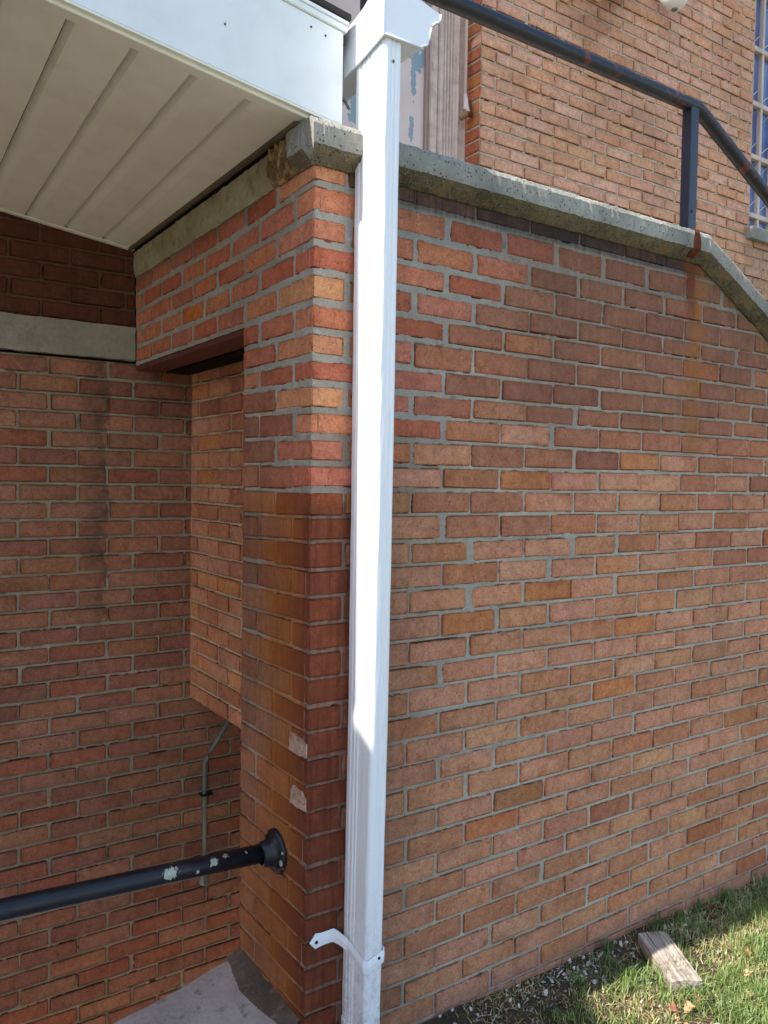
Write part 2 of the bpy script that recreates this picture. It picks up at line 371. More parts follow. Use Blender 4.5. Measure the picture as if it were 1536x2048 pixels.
# ------------------------------------------------------------------ brick walls
Pc = 0.0677; BL = 0.2098; HD = 0.100
def z0(k): return -Pc*k
ZA = [0.0124,-0.063,-0.1309,-0.2001,-0.2752,-0.3466,-0.4128,-0.475,-0.542,-0.6084,-0.6744,-0.7424,-0.8087,-0.8711,-0.9424,-1.0115,-1.0782,-1.1488,-1.2184,-1.2877,-1.3543,-1.4206,-1.4907,-1.5574,-1.6227,-1.6999,-1.7652,-1.8325,-1.8975,-1.9639,-2.0266,-2.0842]
ZB = [0.0119,-0.0635,-0.1375,-0.2032,-0.2743,-0.3372,-0.4124,-0.4794,-0.5409,-0.606,-0.677,-0.7393,-0.8066,-0.8802,-0.9432,-1.0119,-1.0821,-1.1511,-1.2198,-1.2872,-1.3583,-1.4256,-1.4944,-1.5592,-1.6313]
ZC = [0.011,-0.075,-0.1408,-0.2157,-0.2747,-0.3459,-0.412,-0.4771,-0.537,-0.6089,-0.6744,-0.743,-0.8108,-0.8797,-0.9484,-1.0146,-1.0828,-1.1569,-1.2253,-1.2915,-1.3578,-1.4232,-1.491,-1.561,-1.6307,-1.6974,-1.7608,-1.8297,-1.8882,-1.9583,-2.0278,-2.0947,-2.1545,-2.2235]
ZW = [-0.3448,-0.4105,-0.4696,-0.5344,-0.6036,-0.6753,-0.7468,-0.8191,-0.8847,-0.9503,-1.0217,-1.0875,-1.1525,-1.2226,-1.2902,-1.3579,-1.423,-1.4919,-1.5616]
def ext(L, k, i0=0):
    i = k-i0
    if i < 0: return L[0]-Pc*i
    if i >= len(L): return L[-1]-Pc*(i-len(L)+1)
    return L[i]
def z_right(k, u): return float(np.interp(u, [0, 0.25, 1.62], [ext(ZA, k), ext(ZB, k), ext(ZC, k)]))
def z_side(k, u): return float(np.interp(u, [0, 0.41], [ext(ZA, k), ext(ZW, k, 5)]))
ZB0 = -0.74785
def z_back(k, u): return ZB0-Pc*k
def z_upper(k, u): return 1.229-0.0668*k
def z_over(k, u): return -0.136-Pc*k

# chamfered box topology (unit cube): 24 verts
_axes = [(a, s) for a in range(3) for s in (0, 1)]
def _chamfer_topology():
    vid = {}; verts = []
    for a in range(3):
        for s in (0, 1):
            for p in (0, 1):
                for q in (0, 1):
                    c = [0, 0, 0]; o = [i for i in range(3) if i != a]; c[a] = s; c[o[0]] = p; c[o[1]] = q
                    vid[(a, tuple(c))] = len(verts); verts.append((tuple(c), a))
    faces = []
    for a in range(3):
        o = [i for i in range(3) if i != a]
        for s in (0, 1):
            q = []
            for (p, r) in ((0,0),(1,0),(1,1),(0,1)):
                c = [0,0,0]; c[a] = s; c[o[0]] = p; c[o[1]] = r; q.append(vid[(a, tuple(c))])
            faces.append(q)
    for a in range(3):   # edges parallel to a
        o = [i for i in range(3) if i != a]
        for p in (0, 1):
            for r in (0, 1):
                c0 = [0,0,0]; c0[o[0]] = p; c0[o[1]] = r; c1 = list(c0); c1[a] = 1
                faces.append([vid[(o[0], tuple(c0))], vid[(o[0], tuple(c1))], vid[(o[1], tuple(c1))], vid[(o[1], tuple(c0))]])
    for c in [(i, j, k) for i in (0,1) for j in (0,1) for k in (0,1)]:
        faces.append([vid[(0, c)], vid[(1, c)], vid[(2, c)]])
    # fix orientation
    P = []
    for c, a in verts:
        v = [0.5+(x-0.5)*0.8 for x in c]; v[a] = c[a]; P.append(v)
    P = np.array(P)
    for f in faces:
        n = np.cross(P[f[1]]-P[f[0]], P[f[2]]-P[f[0]]); ctr = P[f].mean(0)-0.5
        if n@ctr < 0: f.reverse()
    return verts, faces
CV, CF = _chamfer_topology()
CCORN = np.array([c for c, a in CV], dtype=float); CAX = np.array([a for c, a in CV])
CLOOPS = [v for f in CF for v in f]

def box_verts(lo, hi, ch=0.003, jit=0.0):
    lo = np.array(lo, float); hi = np.array(hi, float)
    V = lo + CCORN*(hi-lo)
    for i in range(24):
        for ax in range(3):
            if ax != CAX[i]: V[i, ax] += ch*(1 if CCORN[i, ax] == 0 else -1)
    if jit: V += rng.normal(0, jit, V.shape)
    return V

def cbox(name, lo, hi, mat, parent=None, ch=0.003, jit=0.0, rot=None, piv=None):
    V = box_verts(lo, hi, ch, jit)
    if rot is not None:
        piv = np.array(piv if piv is not None else (np.array(lo)+np.array(hi))/2)
        R = np.array(rot.to_3x3()); V = (V-piv)@R.T+piv
    return mesh_np(name, V, CF, mat, parent)

def brick_verts(W, b):
    """b: dict u0,u1 and z corners (bl,br,tl,tr), depth d, outset o"""
    U = W['U']; N = W['N']; O = W['O']
    ch = 0.0032
    V = np.zeros((24, 3)); L = b['u1']-b['u0']
    tl = [b['oj'][i] for i in range(4)]
    for i in range(24):
        c = CCORN[i].copy(); a = CAX[i]
        fu = c[0]; fd = c[1]; fz = c[2]
        uu = b['u0']+fu*L; zlo = b['bl']*(1-fu)+b['br']*fu; zhi = b['tl']*(1-fu)+b['tr']*fu
        zz = zlo*(1-fz)+zhi*fz; dd = fd*b['d']
        if a != 0: uu += ch*(1 if fu == 0 else -1)
        if a != 1: dd += ch*(1 if fd == 0 else -1)
        if a != 2: zz += ch*(1 if fz == 0 else -1)
        out = b['o'] + (tl[int(fu)*2+int(fz)] if fd == 0 else 0)
        j = rng.normal(0, 0.0014, 3)
        V[i] = O + U*(uu+j[0]) + N*(out-dd+j[1]*0.5) + np.array([0, 0, zz+j[2]])
    return V

def finish_bricks(W, bricks, parent, limit=300, vis=None):
    tagd = []
    cp = np.array(CPOS)
    for b in bricks:
        V = brick_verts(W, b); ctr = V.mean(0)
        dist = np.linalg.norm(ctr-cp); front = abs((ctr-cp)@W['N'])/dist
        area = (b['u1']-b['u0'])*front/dist**2
        if vis and not vis(b): area *= 1e-3
        tagd.append((area, b, V))
    tagd.sort(key=lambda t: -t[0])
    SV, SF, ST, SS, SU = [], [], [], [], []
    for i, (ar, b, V) in enumerate(tagd):
        # uv from brick-local
        L = b['u1']-b['u0']; uvv = CCORN.copy()
        lu = (V-W['O'])@W['U']; lz = V[:, 2]; zmin, zmax = lz.min(), lz.max()
        ld = -(V-W['O'])@W['N']
        dmin, dmax = ld.min(), ld.max(); umin, umax = lu.min(), lu.max()
        UV = []
        for fi, f in enumerate(CF):
            end = (fi in (0, 1))
            for v in f:
                x = (ld[v]-dmin)/(dmax-dmin) if end else (lu[v]-umin)/(umax-umin)
                UV.append((x, (lz[v]-zmin)/(zmax-zmin)))
        tone = np.tile(np.array([*b['col'], b['rnd']]), (24, 1)); stn = stain(V, W['id'])
        if i < limit and ar > 1e-6*0:
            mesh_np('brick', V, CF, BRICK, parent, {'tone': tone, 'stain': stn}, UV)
        else:
            off = sum(len(x) for x in SV); SV.append(V); SF += [[q+off for q in f] for f in CF]; ST.append(tone); SS.append(stn); SU += UV
    if SV:
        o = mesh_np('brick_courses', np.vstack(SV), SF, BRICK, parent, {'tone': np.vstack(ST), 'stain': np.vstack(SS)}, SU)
        o['kind'] = 'stuff'

def vnoise(x, y, seed=0):
    """cheap smooth value noise"""
    r = np.random.default_rng(seed); T = r.random((64, 64))
    xi = np.floor(x).astype(int); yi = np.floor(y).astype(int); fx = x-xi; fy = y-yi
    fx = fx*fx*(3-2*fx); fy = fy*fy*(3-2*fy)
    g = lambda a, b: T[a % 64, b % 64]
    return (g(xi, yi)*(1-fx)+g(xi+1, yi)*fx)*(1-fy)+(g(xi, yi+1)*(1-fx)+g(xi+1, yi+1)*fx)*fy

def sm(x, a, b): 
    t = np.clip((x-a)/(b-a), 0, 1); return t*t*(3-2*t)

def stain(V, wid):
    """rgba stain at world points: rust runs, water film, soot - dirt with its own place on the wall"""
    V = np.asarray(V); x, y, z = V[:, 0], V[:, 1], V[:, 2]
    n = len(V); R = np.zeros((n, 4)); R[:, :3] = lin(70, 60, 50)
    wob = (vnoise(z*9+3, x*9+y*9, 5)-0.5)*0.05
    def put(amt, col):
        m = amt > R[:, 3]
        R[m, :3] = col; R[m, 3] = amt[m]
    if wid in ('right', 'side'):
        film = (1-sm(z, -0.79, -0.74))
        # red-brown film on the corner face beside the downpipe
        a = film*(1-sm(x, 0.105, 0.30))*(y < 0.012)*(x > -0.02)*(wid == 'right' )
        put(a*0.95, lin(108, 60, 42))
        if wid == 'side':
            fr = film*(y < 0.02)*0.98; put(fr, lin(106, 56, 38))
            b = film*(1-sm(y+wob, 0.20, 0.33))*(0.97)*(y >= 0.05); put(b, lin(172, 104, 44))
            b2 = film*(y >= 0.02)*(y < 0.07)*0.96; put(b2, lin(150, 80, 38))
            c = sm(z, -1.9, -1.2)*film*sm(y, 0.2, 0.3)*0.5; put(c, lin(104, 84, 58))
            d = (1-sm(z, -1.70, -1.55))*0.8; put(d, lin(148, 92, 48))
            e = (np.abs(y-0.19) < 0.05)*(1-sm(z, -1.75, -1.72))*sm(z, -2.0, -1.8)*0.7; put(e, lin(76, 60, 42))
            t = (sm(z, 0.0, 0.02))*(y > 0.25)*0.55; put(t, lin(84, 58, 48))
            m_ = film*np.exp(-((y-0.375)/0.04)**2)*0.55; put(m_, lin(92, 74, 52))
        if wid == 'right':
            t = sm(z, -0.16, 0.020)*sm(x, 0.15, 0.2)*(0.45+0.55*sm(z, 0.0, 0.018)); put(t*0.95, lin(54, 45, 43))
            g = sm(z, -0.85, -0.15)*sm(x, 0.35, 0.9)*0.62; put(g, lin(112, 80, 62))
            g5 = (1-sm(x, 0.20, 0.50))*(1-sm(z, -0.75, -0.62))*0.42; put(g5, lin(112, 80, 60))
            g3 = np.exp(-((x-0.20)/0.22)**2)*(1-sm(z, -0.62, -0.52))*0.55; put(g3, lin(104, 70, 52))
            # dark mossy tone under the sloping coping
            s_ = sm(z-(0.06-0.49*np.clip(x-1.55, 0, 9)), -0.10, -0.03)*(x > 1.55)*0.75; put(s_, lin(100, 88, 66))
            b_ = (1-sm(z, -2.24, -2.17))*0.6; put(b_, lin(150, 112, 100))
    if wid == 'panel':
        c = np.exp(-((y-1.10)/0.05)**2)*sm(vnoise(y*6, z*5, 3), 0.3, 0.6)*0.55; put(c, lin(96, 72, 58))
    if wid == 'back':
        d = (1-sm(z, -2.1, -1.5))*0.25; put(d, lin(76, 50, 42))
        e = sm(x, 0.02, 0.10)*(z > -0.5)*0.35; put(e, lin(88, 62, 44))
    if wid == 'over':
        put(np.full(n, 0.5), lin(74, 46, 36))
    if wid == 'upper':
        c = sm(vnoise(x*2.3, z*4.1, 9), 0.55, 0.8)*0.25; put(c, lin(150, 116, 92))
        d = np.exp(-((x-2.62-(z-1.9)*0.9)/0.12)**2)*sm(z, 1.5, 1.9)*0.6; put(d, lin(110, 76, 58))
        e = (x > 4.05)*(z < 1.0)*0.7; put(e, lin(150, 120, 96))
    return R

NEWB = [lin(194,124,100), lin(186,112,90), lin(200,132,104), lin(180,106,82), lin(194,128,96), lin(186,118,100), lin(196,128,92)]
NEWPALE = [lin(212,160,118), lin(200,148,112), lin(208,146,110)]
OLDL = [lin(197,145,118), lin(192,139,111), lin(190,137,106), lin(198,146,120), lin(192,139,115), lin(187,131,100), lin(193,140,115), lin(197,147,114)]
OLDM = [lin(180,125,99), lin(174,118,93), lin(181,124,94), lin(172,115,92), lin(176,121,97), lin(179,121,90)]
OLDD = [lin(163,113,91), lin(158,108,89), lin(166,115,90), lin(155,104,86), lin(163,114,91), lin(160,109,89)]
BACKC = [lin(172,126,106), lin(166,118,98), lin(160,112,96), lin(174,128,104), lin(158,110,94), lin(168,120,94), lin(166,108,86)]
ACC = [lin(188,122,86), lin(184,114,80), lin(186,124,84), lin(172,114,92), lin(176,124,88)]
def jcol(c, s=0.05):
    k = 1+random.gauss(0, s); c = (c[0]*1.02, c[1]*0.97, c[2]*0.87); return tuple(max(0.01, v*k*(1+random.gauss(0, s*0.3))) for v in c)
def tone_for(wid, k, u, zc):
    if wid == 'right':
        if rep_right(k, u) and k > 0: return jcol(random.choice(NEWB))
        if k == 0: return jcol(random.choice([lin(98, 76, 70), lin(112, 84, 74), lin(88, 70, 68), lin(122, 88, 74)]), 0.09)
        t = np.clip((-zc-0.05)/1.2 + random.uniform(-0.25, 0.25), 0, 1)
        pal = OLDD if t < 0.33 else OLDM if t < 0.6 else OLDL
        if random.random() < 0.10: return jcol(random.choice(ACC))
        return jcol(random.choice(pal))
    if wid == 'side':
        if rep_side(k, u):
            return jcol(random.choice(NEWB + ([lin(200,120,66)] if random.random() < .5 else [])))
        return jcol(random.choice(OLDM+BACKC))
    if wid == 'panel': return jcol(random.choice(OLDL+OLDM+[lin(200,142,102), lin(196,134,92)]))
    if wid == 'upper': return jcol(random.choice([lin(208,164,142), lin(205,160,140), lin(206,161,133), lin(210,168,148), lin(203,157,136), lin(203,154,126)]), 0.04)
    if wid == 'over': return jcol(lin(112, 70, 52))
    return jcol(random.choice(BACKC))

REPU = {0: 1.5, 1: 0.86, 2: 0.78, 3: 0.68, 4: 0.60, 5: 0.48, 6: 0.40, 7: 0.46, 8: 0.33, 9: 0.42, 10: 0.33, 11: 0.30}
def rep_right(k, u): return k in REPU and u < REPU[k]
WIDE = [(0.948, 8), (0.854, 9), (0.938, 14), (1.15, 14), (0.842, 15), (1.888, 5), (0.42, 13), (0.52, 16), (0.52, 14), (0.63, 17), (0.42, 19), (1.80, 4)]
REPS = {8: 0.21, 9: 0.19, 10: 0.21, 11: 0.12}
def rep_side(k, u): return k <= 7 or (k in REPS and u < REPS[k])
def jnt(wid, k, u):
    """(half head joint, half bed joint above, half bed joint below)"""
    if wid == 'right':
        if rep_right(k, u) and k > 0: return 0.0095, 0.0092, 0.0092
        if k == 0: return 0.003, 0.0, 0.011 if u < 1.75 else 0.006
        if k in (1, 2) and u < 1.75: return 0.0085, 0.010 if k == 1 else 0.008, 0.0085 if k == 1 else 0.005
        h = 0.0085 if random.random() < 0.10 else 0.0044+random.uniform(-.001, .0015)
        return h, 0.0056, 0.0056
    if wid == 'side':
        if rep_side(k, u): return 0.0085, 0.0088, 0.0088
        return 0.0038, 0.0056, 0.0056
    if wid == 'panel': return 0.0035, 0.0052, 0.0052
    if wid == 'upper': return 0.0048, 0.0056, 0.0056
    if wid == 'over': return 0.0058, 0.0060, 0.0060
    return 0.0060, 0.0060, 0.0060

def make_bricks(W, courses, joints_for, zf, clip=None):
    wid = W['id']; out = []
    for k in courses:
        J = joints_for(k)
        for (a, b) in zip(J[:-1], J[1:]):
            uc = (a+b)/2; h, ht, hb = jnt(wid, k, uc)
            u0 = a+(h if not (abs(a) < 1e-6 and W.get('corner0')) else 0); u1 = b-(h if b != W.get('end') else 0)
            if b-a < 0.03: continue
            if wid == 'right':
                for (wu, wk) in WIDE:
                    if wk == k and abs(a-wu) < 0.06: u0 = a+0.011
                    if wk == k and abs(b-wu) < 0.06: u1 = b-0.010
            sh = random.gauss(0, 0.0022)
            if not (abs(a) < 1e-6 and W.get('corner0')): u0 += sh
            if b != W.get('end'): u1 += sh
            dz = random.gauss(0, 0.0008)
            bb = dict(u0=u0, u1=u1, bl=zf(k, a)+hb+dz, br=zf(k, b)+hb+dz, tl=zf(k-1, a)-ht+dz, tr=zf(k-1, b)-ht+dz,
                      d=0.085, o=random.gauss(0, 0.0009), oj=[random.gauss(0, 0.0006) for _ in range(4)], rnd=random.random(), k=k)
            if clip and not clip(bb): continue
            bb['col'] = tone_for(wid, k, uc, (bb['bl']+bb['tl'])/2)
            out.append(bb)
    return out

def mortar_sheet(name, W, u0, u1, zl, zh, rects, newf, parent, step=0.005, cut=None, base=None, newc=None):
    """displaced mortar: dense grid, recessed in the joints and slobbered over brick edges; sunk behind the bricks"""
    nu = int((u1-u0)/step)+1; nz = int((zh-zl)/step)+1
    us = np.linspace(u0, u1, nu); zs = np.linspace(zl, zh, nz)
    UU, ZZ = np.meshgrid(us, zs, indexing='ij')
    SD = np.full(UU.shape, -1.0)          # >0 depth inside a brick
    for b in rects:
        i0 = max(0, int((b['u0']-u0)/step)-1); i1 = min(nu, int((b['u1']-u0)/step)+3)
        zlo = min(b['bl'], b['br']); zhi = max(b['tl'], b['tr'])
        j0 = max(0, int((zlo-zl)/step)-1); j1 = min(nz, int((zhi-zl)/step)+3)
        if i1 <= i0 or j1 <= j0: continue
        u = UU[i0:i1, j0:j1]; z = ZZ[i0:i1, j0:j1]; f = (u-b['u0'])/(b['u1']-b['u0'])
        lo = b['bl']*(1-f)+b['br']*f; hi = b['tl']*(1-f)+b['tr']*f
        d = np.minimum(np.minimum(u-b['u0'], b['u1']-u), np.minimum(z-lo, hi-z))
        SD[i0:i1, j0:j1] = np.maximum(SD[i0:i1, j0:j1], d)
    new = newf(UU, ZZ)
    n1 = vnoise(UU*90, ZZ*90, 1); n2 = vnoise(UU*220, ZZ*220, 2); n3 = vnoise(UU*25, ZZ*25, 3)
    rec_old = -0.0016-0.0030*n3-0.0012*n2
    rec_new = -0.0004-0.0034*n1+0.001*n2
    h = rec_old*(1-new)+rec_new*new
    slop = (n1*0.6+n2*0.4)*(0.0045*(1-new)+0.011*new)*np.clip(n3*1.6-0.2, 0.1, 1.2)
    inside = SD > slop
    h = np.where(inside, -0.02, h)
    # gentle shoulder towards joint edges of new mortar
    X = W['O'][None, None, :] + UU[..., None]*W['U'] + h[..., None]*W['N']; X[..., 2] += ZZ
    V = X.reshape(-1, 3); idx = np.arange(nu*nz).reshape(nu, nz)
    a = idx[:-1, :-1]; b_ = idx[1:, :-1]; c = idx[1:, 1:]; d_ = idx[:-1, 1:]
    keep = np.ones(a.shape, bool)
    # drop quads wholly sunk behind brick
    ins = inside
    keep &= ~(ins[:-1, :-1] & ins[1:, :-1] & ins[1:, 1:] & ins[:-1, 1:] & (SD[:-1, :-1] > 0.02))
    if cut is not None: keep &= cut((UU[:-1, :-1]+UU[1:, 1:])/2, (ZZ[:-1, :-1]+ZZ[1:, 1:])/2)
    F = np.stack([a[keep], b_[keep], c[keep], d_[keep]], 1)
    # orientation
    nrm = np.cross(W['U'], np.array([0, 0, 1.0]))
    if nrm@W['N'] < 0: F = F[:, ::-1]
    used = np.zeros(len(V), bool); used[F.ravel()] = True; rm = np.cumsum(used)-1
    F = rm[F]; V2 = V[used]; nn = new.reshape(-1)[used]
    bo = np.array(base or lin(194, 184, 168)); bn = np.array(newc or lin(178, 173, 162))
    tone = np.ones((len(V2), 4)); tone[:, :3] = bo*(1-nn[:, None])+bn*nn[:, None]
    st = stain(V2, W['id']); st[:, 3] = np.minimum(1.0, st[:, 3]*1.15)
    o = mesh_np(name, V2, F, MORTAR, parent, {'tone': tone, 'stain': st}, smooth=True)
    return o

A = np.array
WR = dict(id='right', O=A([0., 0, 0]), U=A([1., 0, 0]), N=A([0, -1., 0]))
WS = dict(id='side', O=A([0., 0, 0]), U=A([0., 1, 0]), N=A([-1., 0, 0]), corner0=True)
WP = dict(id='panel', O=A([0.228, 0, 0]), U=A([0., 1, 0]), N=A([-1., 0, 0]))
WB = dict(id='back', O=A([0, 1.43, 0]), U=A([1., 0, 0]), N=A([0, -1., 0]))
WO = dict(id='over', O=A([0, 1.436, 0]), U=A([1., 0, 0]), N=A([0, -1., 0]))
WU = dict(id='upper', O=A([0, 1.45, 0]), U=A([1., 0, 0]), N=A([0, -1., 0]))
WV = dict(id='upper', O=A([1.75, 1.45, 0]), U=A([0., 1, 0]), N=A([-1., 0, 0]))

def cop_low(x):   # line of the coping's underside along the long wall
    return 0.062 if x < 1.53 else 0.062-0.49*(x-1.53)

# ---- long wall
t_wall = empty('brick_wall', (1.2, 0.1, -2.28), 'long red brick wall right of the white downpipe under a sloping concrete coping', 'wall')
cbox('wall_core', (0.03, 0.03, -2.9), (3.2, 0.23, -0.78), BLACK, t_wall, 0.004)
ctop = [(0.03, -0.79), (3.2, -0.79), (1.53, 0.05), (0.03, 0.05)]
Vc = []
for yy in (0.03, 0.23):
    for (x, z) in ctop: Vc.append((x, yy, z))
mesh_np('wall_core', Vc, [[0,1,2,3],[7,6,5,4],[0,4,5,1],[1,5,6,2],[2,6,7,3],[3,7,4,0]], BLACK, t_wall)
def jr(k):
    s = HD if k % 2 == 0 else BL
    L = [s+BL*n for n in range(0, 16)]; return [x for x in L if x < 3.3]
def clipr(b):
    for s in (0, 1):
        x = (b['u0'], b['u1'])[s]
    lo0, lo1 = cop_low(b['u0'])+0.01, cop_low(b['u1'])+0.01
    if b['bl']+0.008 > lo0: return False
    if b['br']+0.006 > lo1:   # trim right end
        xs = 1.53+(0.072-(b['bl']+0.006))/0.49
        b['u1'] = max(b['u0']+0.02, min(b['u1'], xs)); lo1 = cop_low(b['u1'])+0.012
        lo1 = max(lo1, b['bl']+0.006)
    b['tl'] = min(b['tl'], lo0); b['tr'] = min(b['tr'], lo1)
    return True
def z_r2(k, u): return 0.068 if k < 0 else z_right(k, u)
br_r = make_bricks(WR, range(0, 36), jr, z_r2, clipr)

# ---- pier side / lintel face
t_side = empty('brick_pier', (0.1, 0.2, -2.12), 'brick pier end with rust-stained corner and lintel brickwork reaching back under the canopy', 'pier')
def js(k):
    e = 1.426 if k <= 4 else 0.406
    L = [0.0]+[ (0.2 if k % 2 == 0 else HD)+0.2047*n for n in range(0, 8)]
    L = [x for x in L if x < e-0.03]+[e]
    return L
WS['end'] = 0.406
br_s = make_bricks(WS, range(0, 35), js, z_side if True else None)
for b in br_s:
    if b['u0'] == 0.0:
        b['d'] = (HD if b['k'] % 2 == 0 else BL)-(0.0085 if rep_side(b['k'], .05) else 0.004)
        b['corner'] = True
        if b['k'] == 0: b['tl'] = b['tr'] = 0.058
        if rep_side(b['k'], .05) and b['k'] % 2 == 0: b['col'] = jcol(random.choice(NEWPALE+NEWPALE+NEWB))
        CK = {0: (206,146,112), 1: (204,136,106), 2: (202,136,110), 3: (190,114,92), 4: (208,152,114), 5: (202,130,100), 6: (204,144,110), 7: (188,112,92), 8: (210,152,112), 9: (206,138,106), 10: (186,120,100), 11: (194,120,102)}
        if b['k'] in CK: b['col'] = jcol(lin(*CK[b['k']]), 0.02)
        if b['k'] > 11: b['col'] = jcol(lin(150, 84, 56))
    if b['k'] == 0: b['tl'] = b['tr'] = min(b['tl'], 0.058)
    if b['k'] <= 4 and b['u0'] > 0.9: b['d'] = 0.08
corner_rects = [dict(u0=-0.01, u1=b['d'], bl=b['bl'], br=b['bl'], tl=b['tl'], tr=b['tl']) for b in br_s if b.get('corner')]
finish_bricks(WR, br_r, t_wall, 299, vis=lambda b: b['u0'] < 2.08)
def near_new_r(U, Z):
    k = np.ceil(-(Z-0.006)/0.0686); out = np.zeros_like(U)
    for kk, um in REPU.items():
        if kk == 0: continue
        z_hi = z_right(kk-1, 0.4)+0.011; z_lo = z_right(kk, 0.4)-0.011
        out = np.maximum(out, ((Z < z_hi) & (Z > z_lo) & (U < um+0.014*(1+vnoise(U*40, Z*40, 8)))).astype(float))
    out = np.maximum(out, ((Z > z_right(1, 1)-0.012) & (Z < 0.024) & (U < 1.78)).astype(float))
    for (wu, wk) in WIDE:
        base_ = 0.1 if wk % 2 == 0 else BL
        ju_ = base_+BL*round((wu-base_)/BL)
        zc_ = (z_right(wk, wu)+z_right(wk-1, wu))/2
        out = np.maximum(out, ((np.abs(U-ju_) < 0.017+0.010*vnoise(U*60, Z*60, 12)) & (np.abs(Z-zc_) < 0.044)).astype(float))
    # smeared repointing along a few bed joints
    for (ua, ub, kk_) in [(0.85, 1.02, 8), (0.50, 0.95, 13), (0.30, 0.62, 15), (0.75, 1.0, 17), (0.30, 0.55, 18), (0.32, 0.7, 20), (0.42, 0.8, 22), (1.55, 1.95, 4)]:
        zj_ = np.interp(U, [0, .25, 1.62], [ext(ZA, kk_), ext(ZB, kk_), ext(ZC, kk_)])
        out = np.maximum(out, ((U > ua) & (U < ub) & (np.abs(Z-zj_) < 0.009+0.006*vnoise(U*30, Z*9, 13))).astype(float))
    return out
cutr = lambda U, Z: Z < np.where(U < 1.53, 0.066, 0.066-0.49*(U-1.53))
mortar_sheet('mortar', WR, 0.0, 3.2, -2.36, 0.07, br_r+corner_rects, near_new_r, t_wall, 0.004, cutr)

finish_bricks(WS, br_s, t_side, 300)
def near_new_s(U, Z):
    out = (Z > -0.487).astype(float)
    for kk, um in REPS.items():
        z_hi = z_side(kk-1, 0.1)+0.011; z_lo = z_side(kk, 0.1)-0.011
        out = np.maximum(out, ((Z < z_hi) & (Z > z_lo) & (U < um+0.012*(1+vnoise(U*40, Z*40, 8)))).astype(float))
    return out
side_rects = [dict(b, u0=(-0.01 if b.get('corner') else b['u0'])) for b in br_s]
mortar_sheet('mortar', WS, 0.0, 1.43, -2.36, 0.07, side_rects, near_new_s, t_side, 0.004, lambda U, Z: (U < 0.404) | (Z > -0.284))
cbox('pier_core', (0.025, 0.03, -3.2), (0.16, 0.40, 0.045), BLACK, t_side)
cbox('lintel_core', (0.025, 0.40, -0.28), (0.16, 1.43, 0.045), BLACK, t_side)
# reveal faces closing the pier end (face towards the stairwell)
mesh_np('pier_return', [(0.002, 0.404, -3.2), (0.30, 0.404, -3.2), (0.30, 0.404, -0.3), (0.002, 0.404, -0.3)], [[3, 2, 1, 0]], MORTAR, t_side,
        {'tone': [(*lin(150, 96, 70), 1)]*4, 'stain': [(0, 0, 0, 0)]*4})
# steel angle lintel: soffit leg, then a black strip painting the shaded gap behind
cbox('lintel_steel_gap_shade', (0.004, 0.40, -0.300), (0.105, 1.43, -0.283), STEEL, t_side, 0.001)
cbox('lintel_steel_gap_shade', (0.125, 0.40, -0.300), (0.222, 1.43, -0.290), BLACK, t_side, 0.001)
for (y0_, z0_, w_, h_) in [(0.047, -1.398, 0.100, 0.050), (0.043, -1.535, 0.084, 0.050)]:
    ring = []; nn = 40
    for i in range(nn):
        t = 2*math.pi*i/nn; r = 1+random.uniform(-0.07, 0.07)+0.10*math.sin(3*t+y0_*90)+0.06*math.sin(7*t)
        cx_ = math.copysign(abs(math.cos(t))**0.6, math.cos(t)); cz_ = math.copysign(abs(math.sin(t))**0.6, math.sin(t))
        ring.append((-0.0032, max(0.002, y0_+cx_*w_/2*r), z0_+cz_*h_/2*r))
    ring2 = [(0.001, a[1], a[2]) for a in ring]
    f = [list(range(nn))]+[[i, i+nn, (i+1) % nn+nn, (i+1) % nn] for i in range(nn)]
    mesh_np('filler_patch', ring+ring2, f, mat_concrete('filler_pink', lin(206, 176, 158), lin(184, 152, 134), lin(160, 116, 88), 0.35, 120, 0.15, True), t_side)

# ---- recessed panel
t_pan = empty('infill_wall', (0.25, 1.0, -1.62), 'recessed orange brick infill panel between pier and stairwell wall, ending above the dark opening', 'brick panel')
def jp(k):
    s = 1.345 if k % 2 == 0 else 1.24
    L = sorted([s-BL*n for n in range(0, 6)]+[1.428]); return [x for x in L if x > 0.3]
br_p = make_bricks(WP, range(-6, 14), jp, z_back)
finish_bricks(WP, br_p, t_pan, 300)
mortar_sheet('mortar', WP, 0.41, 1.43, -1.625, -0.275, br_p, lambda U, Z: np.zeros_like(U), t_pan, 0.005, base=lin(206, 190, 156))
cbox('panel_core', (0.25, 0.41, -1.620), (0.33, 1.43, -0.27), BLACK, t_pan)
cbox('panel_soffit', (0.236, 0.41, -1.630), (0.33, 1.43, -1.6215), MORTAR, t_pan, 0.001)

# ---- stairwell back wall
t_back = empty('stairwell_wall', (0, 1.5, -3.2), 'dim brick wall at the back of the stairwell below the concrete band', 'wall')
def jb(k):
    s = -0.32 if k % 2 == 0 else -0.215
    L = [s+BL*n for n in range(-4, 8)]
    return [x+(0.006 if abs(x+0.11) < 0.03 else 0) for x in L if -1.1 < x < 1.1]
br_b = make_bricks(WB, range(-6, 36), jb, z_back)
finish_bricks(WB, br_b, t_back, 299, vis=lambda b: b['u1'] > -0.52 and (b['u0'] < 0.25 or (b['k'] > 13 and b['u0'] < .5)))
mortar_sheet('mortar', WB, -1.1, 1.1, -3.2, -0.275, br_b, lambda U, Z: np.zeros_like(U), t_back, 0.006, base=lin(186, 176, 150))
cbox('wall_core', (-3.0, 1.455, -3.3), (1.75, 1.60, 0.45), BLACK, t_back)

